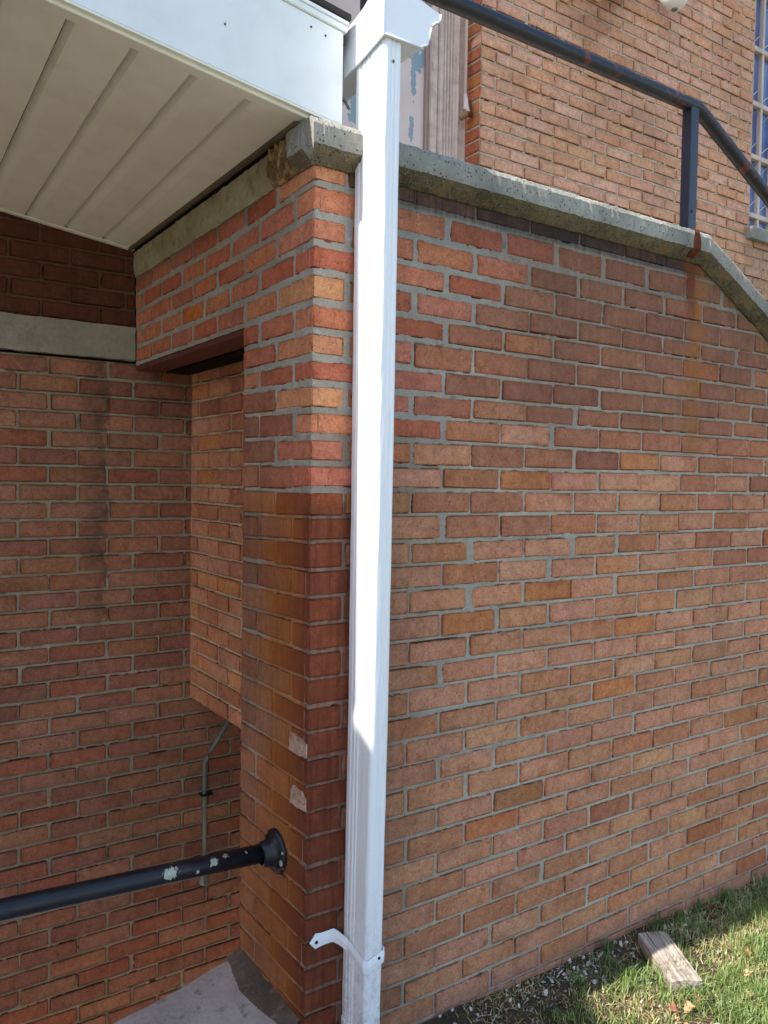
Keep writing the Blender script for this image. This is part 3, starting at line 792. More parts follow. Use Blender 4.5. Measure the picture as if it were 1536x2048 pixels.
t_over = empty('upper_stairwell_wall', (-0.5, 1.5, -0.13), 'dark brown brickwork above the concrete band under the canopy', 'wall')
def jo(k):
    s = -0.135 if k % 2 == 0 else -0.245
    L = [s+BL*n for n in range(-6, 2)]+[0.0]; return sorted([x for x in L if x <= 0.0])
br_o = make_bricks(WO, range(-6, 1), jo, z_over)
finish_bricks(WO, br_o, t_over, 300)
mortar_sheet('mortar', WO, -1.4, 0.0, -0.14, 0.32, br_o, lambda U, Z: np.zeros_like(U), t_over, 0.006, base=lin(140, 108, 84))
# concrete band
def lump_box(name, lo, hi, mat, parent, n=(24, 2, 4), amp=0.002, tilt=0):
    lo = np.array(lo, float); hi = np.array(hi, float)
    import itertools
    vid = {}; V = []; F = []
    def gv(i, j, k):
        key = (i, j, k)
        if key not in vid:
            p = lo+(hi-lo)*np.array([i/n[0], j/n[1], k/n[2]]); p = p+rng.normal(0, amp, 3)
            vid[key] = len(V); V.append(p)
        return vid[key]
    for i in range(n[0]):
        for k in range(n[2]):
            F.append([gv(i,0,k), gv(i+1,0,k), gv(i+1,0,k+1), gv(i,0,k+1)]); F.append([gv(i,n[1],k), gv(i,n[1],k+1), gv(i+1,n[1],k+1), gv(i+1,n[1],k)])
    for i in range(n[0]):
        for j in range(n[1]):
            F.append([gv(i,j,0), gv(i,j+1,0), gv(i+1,j+1,0), gv(i+1,j,0)]); F.append([gv(i,j,n[2]), gv(i+1,j,n[2]), gv(i+1,j+1,n[2]), gv(i,j+1,n[2])])
    for j in range(n[1]):
        for k in range(n[2]):
            F.append([gv(0,j,k), gv(0,j,k+1), gv(0,j+1,k+1), gv(0,j+1,k)]); F.append([gv(n[0],j,k), gv(n[0],j+1,k), gv(n[0],j+1,k+1), gv(n[0],j,k+1)])
    return mesh_np(name, V, F, mat, parent)
band = lump_box('concrete_band', (-1.6, 1.412, -0.264), (-0.006, 1.50, -0.137), BAND, None, (40, 2, 4), 0.0012)
tag(band, 'pale concrete lintel band across the dim stairwell wall', 'lintel')

# ------------------------------------------------------------------ coping
def sweep(name, sections, mats, parent=None, matidx=None, amp=0.0012, attrs=None):
    """sections: list of rings (same count) of 3D points; closed rings, capped"""
    n = len(sections[0]); V = np.array([p for s in sections for p in s], float)
    V += rng.normal(0, amp, V.shape); F = []; MI = []
    for i in range(len(sections)-1):
        for j in range(n):
            j2 = (j+1) % n; F.append([i*n+j, i*n+j2, (i+1)*n+j2, (i+1)*n+j]); MI.append(matidx[j] if matidx else 0)
    F.append(list(range(n))[::-1]); MI.append(0); F.append([(len(sections)-1)*n+j for j in range(n)]); MI.append(0)
    o = mesh_np(name, V, F, mats, parent); 
    o.data.polygons.foreach_set('material_index', MI); return o
t_cop = empty('coping', (1.0, 0.1, 0.05), 'weathered speckled concrete coping with mossy underside along the top of the brick wall', 'coping')
def ring_at(x, zoff, y_in=0.0):
    # profile in (y,z): front top, arris, bottom, soffit, back
    return [(x, -0.042, 0.147+zoff), (x, -0.050, 0.134+zoff), (x, -0.050, 0.110+zoff), (x, -0.049, 0.087+zoff), (x, -0.034, 0.074+zoff), (x, -0.020, 0.064+zoff),
            (x, -0.006, 0.056+zoff), (x, 0.10, 0.056+zoff), (x, 0.27, 0.056+zoff), (x, 0.27, 0.150+zoff), (x, 0.10, 0.152+zoff), (x, -0.02, 0.1535+zoff), (x, -0.036, 0.152+zoff)]
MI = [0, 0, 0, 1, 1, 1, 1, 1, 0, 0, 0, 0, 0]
xs = list(np.arange(-0.03, 0.02, 0.005))+list(np.arange(0.021, 1.53, 0.012))+[1.53]
xs2 = list(np.arange(1.54, 3.3, 0.012))
def clampx(r):
    out = []
    for (x, y, z) in r:
        lim = float(np.interp(z, [0.056, 0.064, 0.074, 0.087], [-0.004, -0.012, -0.022, -0.030]))
        out.append((max(x, lim), min(y, 0.085) if x < 0.02 else y, z))
    return out
secs = [clampx(ring_at(x, 0.0)) for x in xs]+[ring_at(x, -0.49*(x-1.535)) for x in xs2]
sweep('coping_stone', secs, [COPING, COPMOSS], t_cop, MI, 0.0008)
# rust run below the rail post
def mat_rust():
    m = NT('rust_run'); P = m.pos(); n = m.noise(m.map(P, (60, 60, 14)), 1, 4, 0.7)
    c = m.mix(m.ramp(n, 0.35, 0.65), lin(112, 52, 28), lin(70, 40, 30))
    return m.fin(c, 0.9, m.bump(m.noise(P, 200, 3), 0.8, 0.002), 0.2)
RUST = mat_rust()
Vr = []; Fr = []; rows = [(-0.045, 0.1535, .020), (-0.0515, 0.140, .020), (-0.0525, 0.112, .022), (-0.0515, 0.087, .025), (-0.036, 0.0725, .027), (-0.022, 0.0625, .024)]
for (y, z, hw) in rows:
    for i in range(5):
        Vr.append((1.452+(i-2)/2*hw*0.8+random.uniform(-.004, .004), y-(0.0006), z))
for r in range(len(rows)-1):
    for i in range(4): a = r*5+i; Fr.append([a, a+5, a+6, a+1])
mesh_np('rust_stain', Vr, Fr, RUST, t_cop)
# coping over the lintel brickwork (left return)
t_cop2 = empty('coping', (0.05, 0.7, 0.06), 'dull khaki coping return under the canopy soffit with a crumbling brown patch near its corner', 'coping')
def ring_l(y, ox, wob):
    return [(-0.030*ox-0.004+wob, y, 0.150), (-0.032*ox-0.005+wob, y, 0.10), (-0.030*ox-0.005+wob, y, 0.086), (-0.012*ox-0.005+wob, y, 0.068), (-0.004+wob*0.5, y, 0.056), (0.10, y, 0.056), (0.20, y, 0.056), (0.20, y, 0.153), (0.08, y, 0.153), (-0.02*ox, y, 0.153)]
ys = np.arange(0.0, 0.085, 0.008)
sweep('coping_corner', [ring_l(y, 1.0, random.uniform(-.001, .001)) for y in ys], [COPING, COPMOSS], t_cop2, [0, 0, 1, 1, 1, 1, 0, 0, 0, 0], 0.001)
ys = np.arange(0.086, 0.215, 0.006)
sweep('crumbling_patch', [ring_l(y, 0.55+0.25*random.random()-2.5*(y-0.08)*0.6, random.uniform(-.006, .004)) for y in ys],
      [mat_concrete('crumbled_render', lin(146, 116, 76), lin(96, 72, 46), lin(180, 152, 106), 0.3, 70, 0.3)], t_cop2, None, 0.0028)
ys = np.arange(0.216, 1.43, 0.02)
sweep('coping_return', [ring_l(y, 0.25, 0) for y in ys], [COPSIDE], t_cop2, None, 0.0012)

# ------------------------------------------------------------------ canopy
def sofz(x): return 0.166-0.134*(x+0.03)
t_can = empty('canopy', (-0.8, 0.7, 0.2), 'flat white canopy with cream soffit panels over the stairwell', 'canopy')
def slab_x(name, x0, x1, y0, y1, zb, zt, mat, parent, skew=0.0, ch=0.002):
    """box whose bottom/top follow the canopy fall; skew shifts x at the far end"""
    V = box_verts((x0, y0, 0), (x1, y1, 1), 0.0)
    W_ = V.copy()
    for i in range(24):
        c = CCORN[i]; a = CAX[i]
        x = x0+(x1-x0)*c[0]+skew*(c[1]); y = y0+(y1-y0)*c[1]
        if a != 0: x += ch*(1-2*c[0])
        if a != 1: y += ch*(1-2*c[1])
        z = sofz(x)+(zb if c[2] == 0 else zt)
        if a != 2: z += ch*(1-2*c[2])
        W_[i] = (x, y, z)
    return mesh_np(name, W_, CF, mat, parent)
edges = [-0.03+0.0, -0.165, -0.300, -0.435, -0.570, -0.705, -0.840, -0.975, -1.11, -1.245, -1.38, -1.515]
for i in range(len(edges)-1):
    x1, x0 = edges[i], edges[i+1]; sk = 0.028
    # each panel: flat pan with a raised V seam on its left edge
    n = 14; Vp = []; 
    prof = [(x0-0.002, 0.000), (x0+0.001, 0.0125), (x0+0.005, 0.0115), (x0+0.019, 0.0015), (x0+0.040, -0.0012), ((x0+x1)/2, -0.0018), (x1-0.012, -0.0008), (x1-0.001, 0.0)]
    ysn = np.linspace(0.035, 1.425, n)
    for y in ysn:
        f = (y-0.035)/1.39
        for (x, dz) in prof:
            xx = x+sk*f*(1 if x < -0.04 else 0); Vp.append((xx, y, sofz(xx)+dz+random.gauss(0, .0004)))
    m_ = len(prof); Fp = [[a*m_+b, a*m_+b+1, (a+1)*m_+b+1, (a+1)*m_+b][::-1] for a in range(n-1) for b in range(m_-1)]
    o = mesh_np('soffit_panel', Vp, Fp, [SOFF, SOFD], t_can, smooth=False)
    o.data.polygons.foreach_set('material_index', [1 if b in (0, 1) else 0 for a in range(n-1) for b in range(m_-1)])
slab_x('soffit_trim', -1.55, -0.012, 0.0, 0.037, -0.004, 0.006, SOFF, t_can)
slab_x('soffit_trim', -1.55, -0.012, 1.405, 1.432, -0.005, 0.004, SOFF, t_can)
slab_x('soffit_trim', -0.034, -0.022, 0.03, 1.42, -0.012, 0.002, SOFD, t_can)
slab_x('soffit_backing', -1.55, 0.02, 0.02, 1.45, 0.013, 0.02, DARKROOF, t_can)
slab_x('roof_deck', -1.55, 0.085, 0.0, 1.45, 0.215, 0.245, DARKROOF, t_can)
slab_x('end_board', 0.06, 0.075, 0.0, 1.44, 0.03, 0.215, FASC, t_can)
slab_x('fascia_board', -1.56, 0.071, -0.012, -0.001, 0.010, 0.235, FASC, t_can, ch=0.0015)
slab_x('fascia_lip', -1.56, 0.060, -0.0125, 0.04, 0.004, 0.0095, SOFF, t_can, ch=0.001)
slab_x('drip_edge', -1.56, 0.080, -0.018, 0.0, 0.236, 0.252, FASC, t_can, ch=0.002)
slab_x('drip_edge', -1.56, 0.082, -0.022, 0.0, 0.253, 0.262, WHITE, t_can, ch=0.002)
slab_x('shingle_edge', -1.57, 0.086, -0.026, 1.45, 0.264, 0.280, DARKROOF, t_can, ch=0.002)
# rivets on the fascia
def blob(name, c, r, mat, parent, sc=(1, 1, 1), seg=10, rings=6):
    V = []; F = []
    for i in range(rings+1):
        th = math.pi*i/rings
        for j in range(seg):
            ph = 2*math.pi*j/seg; V.append((c[0]+r*sc[0]*math.sin(th)*math.cos(ph), c[1]+r*sc[1]*math.sin(th)*math.sin(ph), c[2]+r*sc[2]*math.cos(th)))
    for i in range(rings):
        for j in range(seg): F.append([i*seg+j, (i+1)*seg+j, (i+1)*seg+(j+1) % seg, i*seg+(j+1) % seg])
    return mesh_np(name, V, F, mat, parent, smooth=True)
for (x, dz) in [(-0.24, 0.115), (0.020, 0.205), (-0.02, 0.208)]:
    blob('rivet', (x, -0.0125, sofz(x)+dz), 0.0028, SOFD, t_can)

# ------------------------------------------------------------------ tubes
def tube(name, pts, r, mat, parent=None, seg=20, caps=True, smooth=True):
    pts = [Vector(p) for p in pts]; V = []; F = []
    for i, p in enumerate(pts):
        if i == 0: t = pts[1]-p
        elif i == len(pts)-1: t = p-pts[i-1]
        else: t = (pts[i+1]-p).normalized()+(p-pts[i-1]).normalized()
        t.normalize(); a = Vector((0, 0, 1)) if abs(t.z) < 0.9 else Vector((1, 0, 0))
        n1 = t.cross(a).normalized(); n2 = t.cross(n1)
        rr = r[i] if isinstance(r, (list, tuple)) else r
        for j in range(seg):
            ph = 2*math.pi*j/seg; V.append(tuple(p+n1*math.cos(ph)*rr+n2*math.sin(ph)*rr))
    for i in range(len(pts)-1):
        for j in range(seg): F.append([i*seg+j, i*seg+(j+1) % seg, (i+1)*seg+(j+1) % seg, (i+1)*seg+j])
    if caps: F.append(list(range(seg))[::-1]); F.append([(len(pts)-1)*seg+j for j in range(seg)])
    o = mesh_np(name, V, F, mat, parent, smooth=smooth)
    return o

# ------------------------------------------------------------------ gutter and downpipe
t_gut = empty('gutter', (0.18, 0.6, 0.33), 'white ogee gutter end box above the downpipe at the canopy edge', 'gutter')
# ogee profile in (x, z), swept along y
og = [(0.105, 0.336), (0.205, 0.336), (0.214, 0.342), (0.222, 0.346), (0.228, 0.352), (0.231, 0.362), (0.232, 0.374), (0.235, 0.390), (0.241, 0.402), (0.251, 0.409), (0.262, 0.413), (0.264, 0.418), (0.264, 0.432), (0.256, 0.434), (0.105, 0.470)]
def prism_y(name, prof, y0, y1, mat, parent):
    n = len(prof); V = [(x, y0, z) for x, z in prof]+[(x, y1, z) for x, z in prof]
    F = [[i, (i+1) % n, (i+1) % n+n, i+n] for i in range(n)]+[list(range(n))[::-1], [i+n for i in range(n)]]
    F = [f[::-1] for f in F]
    return mesh_np(name, V, F, mat, parent)
prism_y('gutter_trough', [(x+0.002, z) for x, z in og[:-1]]+[(0.107, 0.40)], -0.1445, 1.42, WHITE, t_gut)
# end cap with rolled rim
prism_y('end_cap', [(0.105, 0.334)]+[(x+0.003, z-0.002 if z < .34 else z) for x, z in og[1:14]]+[(0.105, 0.470)], -0.149, -0.1445, WHITE, t_gut)
tube('end_cap_rim', [(x+0.003, -0.149, z) for x, z in og[1:13]], 0.0022, WHITE, t_gut, 8)
tube('end_cap_rim', [(0.105, -0.149, 0.336), (0.205, -0.149, 0.336)], 0.0022, WHITE, t_gut, 8)
# back flange of the box: a cheek in the plane x=0.105 with a curved upper edge
ch_pts = [(0.030, 0.300), (-0.149, 0.334), (-0.149, 0.500), (-0.120, 0.472), (-0.095, 0.452), (-0.06, 0.436), (-0.02, 0.425), (0.020, 0.418), (0.030, 0.40)]
n = len(ch_pts); V = [(0.099, y, z) for y, z in ch_pts]+[(0.1045, y, z) for y, z in ch_pts]
mesh_np('side_cheek', V, [list(range(n)), [i+n for i in range(n)][::-1]]+[[i, i+n, (i+1) % n+n, (i+1) % n] for i in range(n)], WHITE, t_gut)
tube('drain_hanger', [(0.075, 0.035, 0.265), (0.078, 0.02, 0.245), (0.075, 0.02, 0.222)], 0.009, BLACK, t_gut, 10)
tube('drain_hanger', [(0.078, 0.02, 0.25), (0.092, 0.01, 0.235), (0.096, 0.0, 0.215)], 0.004, CONDUIT, t_gut, 8)

t_dp = empty('downpipe', (0.13, -0.07, -2.2), 'tall white corrugated metal downpipe against the brick corner', 'downpipe')
def dp_ring(x0, x1, y0, y1, z):
    """rounded rect with ribs; y0 = outer (camera) side, y1 wall side"""
    P_ = []; r = 0.010
    def arc(cx_, cy_, a0, a1, n=5):
        for i in range(n): t = math.radians(a0+(a1-a0)*i/(n-1)); P_.append((cx_+r*math.cos(t), cy_+r*math.sin(t), z))
    def rib(p, q, nrm, spec):
        L = math.hypot(q[0]-p[0], q[1]-p[1])
        for (t, d) in spec: P_.append((p[0]+(q[0]-p[0])*t+nrm[0]*d, p[1]+(q[1]-p[1])*t+nrm[1]*d, z))
    ribs = [(0.12, 0), (0.15, -0.0022), (0.20, -0.0022), (0.23, 0), (0.30, 0), (0.33, -0.0022), (0.38, -0.0022), (0.41, 0), (0.46, 0), (0.49, -0.0022), (0.54, -0.0022), (0.57, 0)]
    ribs2 = [(0.28, 0), (0.34, -0.002), (0.44, -0.002), (0.50, 0), (0.64, 0), (0.70, -0.002), (0.80, -0.002), (0.86, 0)]
    arc(x0+r, y0+r, 180, 270)
    rib((x0+r, y0), (x1-r, y0), (0, -1), ribs2)
    arc(x1-r, y0+r, 270, 360)
    rib((x1, y0+r), (x1, y1-r), (1, 0), ribs)
    arc(x1-r, y1-r, 0, 90)
    arc(x0+r, y1-r, 90, 180)
    rib((x0, y1-r), (x0, y0+r), (-1, 0), [(a, b) for a, b in ribs])
    return P_
def dp_sec(z):
    f = (z+2.08)/2.4
    x0 = float(np.interp(z, [-2.08, -1.28, -0.76, 0.33], [0.104, 0.110, 0.110, 0.108])); y0 = float(np.interp(z, [-2.08, -1.28, -0.76, 0.33], [-0.121, -0.127, -0.132, -0.140]))
    return dp_ring(x0, x0+0.052, y0, -0.008, z)
zz = np.linspace(-2.12, 0.335, 30)
sweep('pipe_body', [dp_sec(z) for z in zz], [DPIPE], t_dp, None, 0.00025)
foot = []
for i, (z, dy, g) in enumerate([(-2.115, 0, 0.003), (-2.145, -0.004, 0.005), (-2.18, -0.02, 0.006), (-2.215, -0.045, 0.006), (-2.24, -0.08, 0.006)]):
    foot.append([(p[0]+(g if p[0] > 0.13 else -g), p[1]+dy-(g if p[1] < -0.06 else 0), z+(p[1]+0.06)*0.0) for p in dp_ring(0.104, 0.156, -0.121, -0.008, z)])
sweep('pipe_shoe', foot, [DPIPE], t_dp, None, 0.0)
blob('screw', (0.134, -0.1405, 0.285), 0.004, SOFD, t_dp, (1, .5, 1))
# strap: wraps the pipe, with a wing screwed to the brick
t_st = t_dp
def ribbon(name, pts, hw, thick, mat, parent):
    """pts: (x,y,z) centre line; vertical half width hw"""
    V = []; F = []
    P2 = [Vector(p) for p in pts]
    for i, p in enumerate(P2):
        t = (P2[min(i+1, len(P2)-1)]-P2[max(i-1, 0)]); t.z = 0; t.normalize(); nn = Vector((t.y, -t.x, 0))
        h = hw[i] if isinstance(hw, list) else hw
        for (a, b) in ((1, 0), (0.0, 0.0018), (-1, 0)):
            V.append(tuple(p+Vector((0, 0, h*a))+nn*b))
        for (a, b) in ((-1, -thick), (1, -thick)): V.append(tuple(p+Vector((0, 0, h*a))+nn*b))
    for i in range(len(P2)-1):
        for j in range(5): F.append([i*5+j, i*5+(j+1) % 5, (i+1)*5+(j+1) % 5, (i+1)*5+j])
    F.append([0, 1, 2, 3, 4][::-1]); F.append([(len(P2)-1)*5+j for j in range(5)])
    return mesh_np(name, V, F, mat, parent)
zs_ = -1.895
ribbon('wall_strap', [(0.012, -0.004, zs_-0.002), (0.028, -0.004, zs_-0.001), (0.045, -0.005, zs_+0.000), (0.074, -0.006, zs_+0.001), (0.080, -0.008, zs_+0.001), (0.088, -0.022, zs_-0.003),
                      (0.0985, -0.045, zs_-0.012), (0.0995, -0.080, zs_-0.022), (0.1005, -0.118, zs_-0.033), (0.108, -0.127, zs_-0.034), (0.130, -0.127, zs_-0.026), (0.156, -0.1265, zs_-0.018), (0.162, -0.120, zs_-0.016), (0.163, -0.06, zs_-0.01)],
       [0.002, 0.020, 0.017, 0.017, 0.018, 0.017, 0.016, 0.016, 0.017, 0.017, 0.016, 0.016, 0.016, 0.016], 0.0015, WHITE, t_st)
blob('strap_screw', (0.030, -0.0065, zs_-0.003), 0.0045, BLACK, t_st, (1, .4, 1))
blob('strap_screw', (0.141, -0.129, zs_-0.018), 0.004, BLACK, t_st, (1, .4, 1))

# ------------------------------------------------------------------ lower handrail on the pier
t_hr = empty('handrail', (0, 0.165, -1.717), 'black pipe handrail with chipped paint bolted to the brick pier', 'handrail')
tube('rail_pipe', [(-2.6, 0.165, -1.60), (-0.683, 0.165, -1.686), (-0.346, 0.165, -1.701), (-0.010, 0.165, -1.7165)], 0.0245, BLACKP, t_hr, 32)
# flange: turned profile along -x
prof = [(-0.003, 0.057), (-0.008, 0.057), (-0.012, 0.054), (-0.014, 0.046), (-0.018, 0.038), (-0.034, 0.034), (-0.046, 0.031), (-0.050, 0.025)]
V = []; F = []; sg = 36
for (x, r) in prof:
    for j in range(sg): ph = 2*math.pi*j/sg; V.append((x, 0.160+r*math.cos(ph), -1.7165+r*1.03*math.sin(ph)))
for i in range(len(prof)-1):
    for j in range(sg): F.append([i*sg+j, (i+1)*sg+j, (i+1)*sg+(j+1) % sg, i*sg+(j+1) % sg])
mesh_np('wall_flange', V, F, mat_black_pipe('flange_paint', chips=[(-.014, .112, -1.730, .006), (-.014, .108, -1.700, .004), (-.008, .106, -1.745, .004)]), t_hr, smooth=True)
for a in (0.7, 3.9):
    blob('bolt', (-0.018, 0.160+0.046*math.cos(a), -1.7165+0.046*math.sin(a)), 0.006, BLACKP, t_hr, (.6, 1, 1))

# ------------------------------------------------------------------ upper railing on the coping
t_r2 = empty('railing', (1.6, 0.1, 0.15), 'dark painted pipe railing with rust patches standing on the coping', 'railing')
cv = [(1.60, .1, .660), (1.635, .1, .659), (1.66, .1, .652), (1.69, .1, .638)]
tube('top_rail', [(-0.4, 0.10, 0.653), (0.49, 0.10, 0.655)]+cv+[(2.11, .1, .437), (3.3, .1, -0.14)], 0.0245, RAILM, t_r2, 24)
cbox('post', (1.585, 0.080, 0.145), (1.628, 0.123, 0.655), POSTM, t_r2, 0.003)
cbox('post', (0.20, 0.080, 0.145), (0.243, 0.123, 0.655), POSTM, t_r2, 0.003).hide_render = False
blob('bolt', (1.600, 0.0785, 0.275), 0.006, POSTM, t_r2, (1, .5, 1))

# ------------------------------------------------------------------ upper facade
t_fac = empty('facade_wall', (3.0, 1.5, 0), 'pale orange brick house wall rising behind the railing', 'wall')
def ju(k):
    s = 1.75+(BL+0.003 if k % 2 == 0 else 0.103)
    L = [1.75]+[s+0.2118*n for n in range(0, 22)]
    if z_upper(k, 0) > 0.95:      # window opening
        L = [x for x in L if x < 4.09]+[4.124]+[5.3]+[x for x in L if x > 5.33]
    return L
def clipw(b):
    return not (b['u0'] > 4.1 and b['u1'] < 5.32 and b['tl'] > 1.0)
W_u = dict(WU)
br_u = []
for b in make_bricks(WU, range(-31, 17), ju, z_upper, clipw):
    br_u.append(b)
finish_bricks(WU, br_u, t_fac, 299, vis=lambda b: b['u0'] < 4.2 and b['bl'] > 0.15+(b['u0']-1.75)*0.1 and b['tl'] < 1.62+(b['u0']-1.75)*.42)
mortar_sheet('mortar', WU, 1.75, 6.0, 0.1, 3.3, br_u, lambda U, Z: np.zeros_like(U), t_fac, 0.009, lambda U, Z: ~((U > 4.125) & (U < 5.3) & (Z > 1.0)), base=lin(206, 194, 172))
# reveal bricks (door side return), same courses
WV['corner0'] = False
WV['end'] = 0.12
br_v = make_bricks(WV, range(-31, 17), lambda k: [0.0, 0.12], z_upper)
for b in br_v: b['col'] = jcol(random.choice([lin(176,104,72), lin(186,120,76), lin(168,98,70)]))
SVb = []
for b in br_v: b['u0'] = 0.004
finish_bricks(WV, br_v, t_fac, 0)
t_vm = mesh_np('reveal_mortar', [(1.754, 1.45, 0.1), (1.754, 1.60, 0.1), (1.754, 1.60, 3.3), (1.754, 1.45, 3.3)], [[0, 3, 2, 1]], MORTAR, t_fac, {'tone': [(*lin(190, 178, 156), 1)]*4, 'stain': [(0, 0, 0, 0)]*4})
# wall mass around the openings
for (lo, hi) in [((1.78, 1.48, -0.3), (4.12, 1.75, 3.3)), ((4.12, 1.48, -0.3), (5.3, 1.75, 0.99)), ((5.3, 1.48, -0.3), (8.0, 1.75, 3.3)), ((-3.0, 1.46, 0.45), (0.8, 1.75, 3.3))]:
    cbox('wall_core', lo, hi, BLACK, t_fac)
# left part of the facade above the canopy (seen only from aside)
def jl(k): return [-2.2+(0 if k % 2 else 0.105)+0.2118*n for n in range(0, 14)]
br_l = make_bricks(WU, range(-30, 13), jl, z_upper)
finish_bricks(WU, br_l, t_fac, 0)
mesh_np('mortar', [(-3, 1.457, 0.42), (0.79, 1.457, 0.42), (0.79, 1.457, 3.3), (-3, 1.457, 3.3)], [[0, 1, 2, 3]], MORTAR, t_fac, {'tone': [(*lin(190, 178, 156), 1)]*4, 'stain': [(0, 0, 0, 0)]*4})

# ---- door with surround
t_door = empty('door', (1.2, 1.65, 0.0), 'pale pink door with peeling paint and a fluted weathered surround behind the downpipe', 'door')
cbox('door_leaf', (0.80, 1.62, -0.02), (1.585, 1.66, 3.1), PEEL, t_door)
# door edge stile + rebate
cbox('stile', (1.519, 1.600, -0.02), (1.538, 1.66, 3.1), mat_paint('brownish_pink', lin(150, 126, 116), 0.6, lin(120, 96, 86), 0.4, streak=True), t_door, 0.002)
# fluted casing
flut = []; x = 1.540
prof = [(1.540, 1.585), (1.575, 1.580), (1.580, 1.590), (1.583, 1.592), (1.587, 1.572), (1.600, 1.570)]
xf = 1.604
for i in range(4):
    prof += [(xf, 1.570), (xf+0.003, 1.5775), (xf+0.009, 1.5775), (xf+0.012, 1.5695), (xf+0.016, 1.5675)]; xf += 0.019
prof += [(xf, 1.556), (xf+0.012, 1.552), (xf+0.014, 1.565), (1.75, 1.565), (1.75, 1.66), (1.540, 1.66)]
n = len(prof); V = []
zl = np.linspace(-0.02, 3.1, 30)
for z in zl:
    for (a, b) in prof: V.append((a+random.gauss(0, .0003), b+random.gauss(0, .0003), z))
F = [[i*n+j, i*n+(j+1) % n, (i+1)*n+(j+1) % n, (i+1)*n+j] for i in range(len(zl)-1) for j in range(n)]
mesh_np('fluted_casing', V, F, WOODF, t_door)
# conduit pipe in the reveal
t_con = empty('wall_pipe', (1.70, 1.53, 1.15), 'thin painted pipe with a rusty cut end hanging beside the fluted door surround', 'pipe')
tube('pipe_stem', [(1.712, 1.522, 3.0), (1.712, 1.522, 1.26)], 0.008, PINK, t_con, 12)
tube('pipe_elbow', [(1.712, 1.522, 1.265), (1.714, 1.515, 1.20), (1.712, 1.505, 1.165)], [0.009, 0.016, 0.019], PINK, t_con, 14)
tube('rusty_end', [(1.712, 1.512, 1.175), (1.694, 1.500, 1.150), (1.675, 1.51, 1.128)], [0.018, 0.016, 0.012], mat_paint('rusty_pipe', lin(150, 120, 80), 0.7, lin(96, 60, 36), 0.8), t_con, 14)
V = [];
tube('open_mouth', [(1.722, 1.494, 1.225), (1.726, 1.492, 1.145)], [0.006, 0.011], RUST, t_con, 12)

# ---- window (top right)
t_win = empty('window', (4.12, 1.5, 1.0), 'tall leaded blue window at the top right edge of the house wall', 'window')
GLASS = NT('blue_leaded_glass'); Pn = GLASS.pos()
GLASSM = GLASS.fin(GLASS.mix(GLASS.ramp(GLASS.noise(Pn, 3, 2), 0.35, 0.65), lin(58, 72, 120), lin(96, 116, 160)), 0.12, GLASS.bump(GLASS.noise(Pn, 14, 2), 0.4, 0.004), 0.6)
FRAM = mat_paint('window_frame_paint', lin(196, 176, 160), 0.5, lin(120, 100, 88), 0.5, streak=True)
LEAD = mat_paint('white_lead_came', lin(206, 214, 218), 0.5, lin(150, 160, 166), 0.5)
cbox('stone_sill', (4.09, 1.405, 0.935), (5.36, 1.50, 1.015), mat_concrete('sill_stone', lin(150, 148, 140), lin(120, 118, 110), None, 0, 120, 0.3), t_win, 0.004)
zz_ = [1.02, 1.115, 1.505, 1.855, 2.215, 2.60, 2.98]
for z in zz_: cbox('rail', (4.124, 1.462, z-0.016), (5.3, 1.52, z+0.016), FRAM, t_win, 0.003)
for x in (4.13, 4.255, 4.40, 4.55, 4.70, 4.85, 5.0, 5.15, 5.29):
    cbox('mullion', (x-0.011, 1.466, 1.0), (x+0.011, 1.515, 3.3), FRAM, t_win, 0.003)
xm = [4.13, 4.255, 4.40, 4.55, 4.70, 4.85, 5.0, 5.15, 5.29]
for a in range(len(zz_)-1):
    for c in range(len(xm)-1):
        x0, x1 = xm[c]+0.011, xm[c+1]-0.011; za, zb_ = zz_[a]+0.016, zz_[a+1]-0.016
        p = cbox('pane', (x0, 1.495, za), (x1, 1.500, zb_), GLASSM, t_win, 0.0005)
        if c < 2 and a > 0:
            mid = (za+zb_)/2; h = (zb_-za)
            tube('lead_came', [(x0+0.012, 1.492, za), (x0+0.010, 1.492, mid), (x0+0.014, 1.492, zb_-0.09*1), (x1-0.002, 1.492, zb_)], 0.003, LEAD, p, 6)
            tube('lead_came', [(x1, 1.492, za+0.10), (x0+0.02, 1.492, za+0.03), (x0+0.002, 1.492, za)], 0.003, LEAD, p, 6)

# ---- flood lamps
t_lamp = empty('security_lamp', (3.07, 1.25, 2.1), 'white bell shaped lamp fixed to the house wall, right of the long fixture', 'lamp')
def lathe(name, c, prof, mat, parent, seg=24):
    V = []; F = []
    for (r, z) in prof:
        for j in range(seg): ph = 2*math.pi*j/seg; V.append((c[0]+r*math.cos(ph), c[1]+r*math.sin(ph), c[2]+z))
    for i in range(len(prof)-1):
        for j in range(seg): F.append([i*seg+j, i*seg+(j+1) % seg, (i+1)*seg+(j+1) % seg, (i+1)*seg+j])
    F.append(list(range(seg))[::-1]); F.append([(len(prof)-1)*seg+j for j in range(seg)])
    return mesh_np(name, V, F, mat, parent, smooth=True)
LAMPM = mat_paint('lamp_white', lin(214, 212, 206), 0.35, lin(170, 168, 160), 0.3, 0.5)
lathe('lamp_bell', (3.075, 1.30, 2.03), [(0.012, 0.0), (0.035, 0.005), (0.062, 0.030), (0.085, 0.075), (0.095, 0.13), (0.090, 0.19), (0.060, 0.23)], LAMPM, t_lamp)
lathe('lens_tip', (3.07, 1.295, 2.023), [(0.010, 0.0), (0.018, 0.004), (0.018, 0.012)], CONDUIT, t_lamp, 14)
tube('arm', [(3.06, 1.32, 2.23), (3.03, 1.40, 2.24), (2.98, 1.445, 2.20)], 0.014, LAMPM, t_lamp, 12)
t_lamp2 = empty('light_fixture', (2.6, 1.38, 2.0), 'long white fixture just showing at the top edge above the railing', 'light fixture')
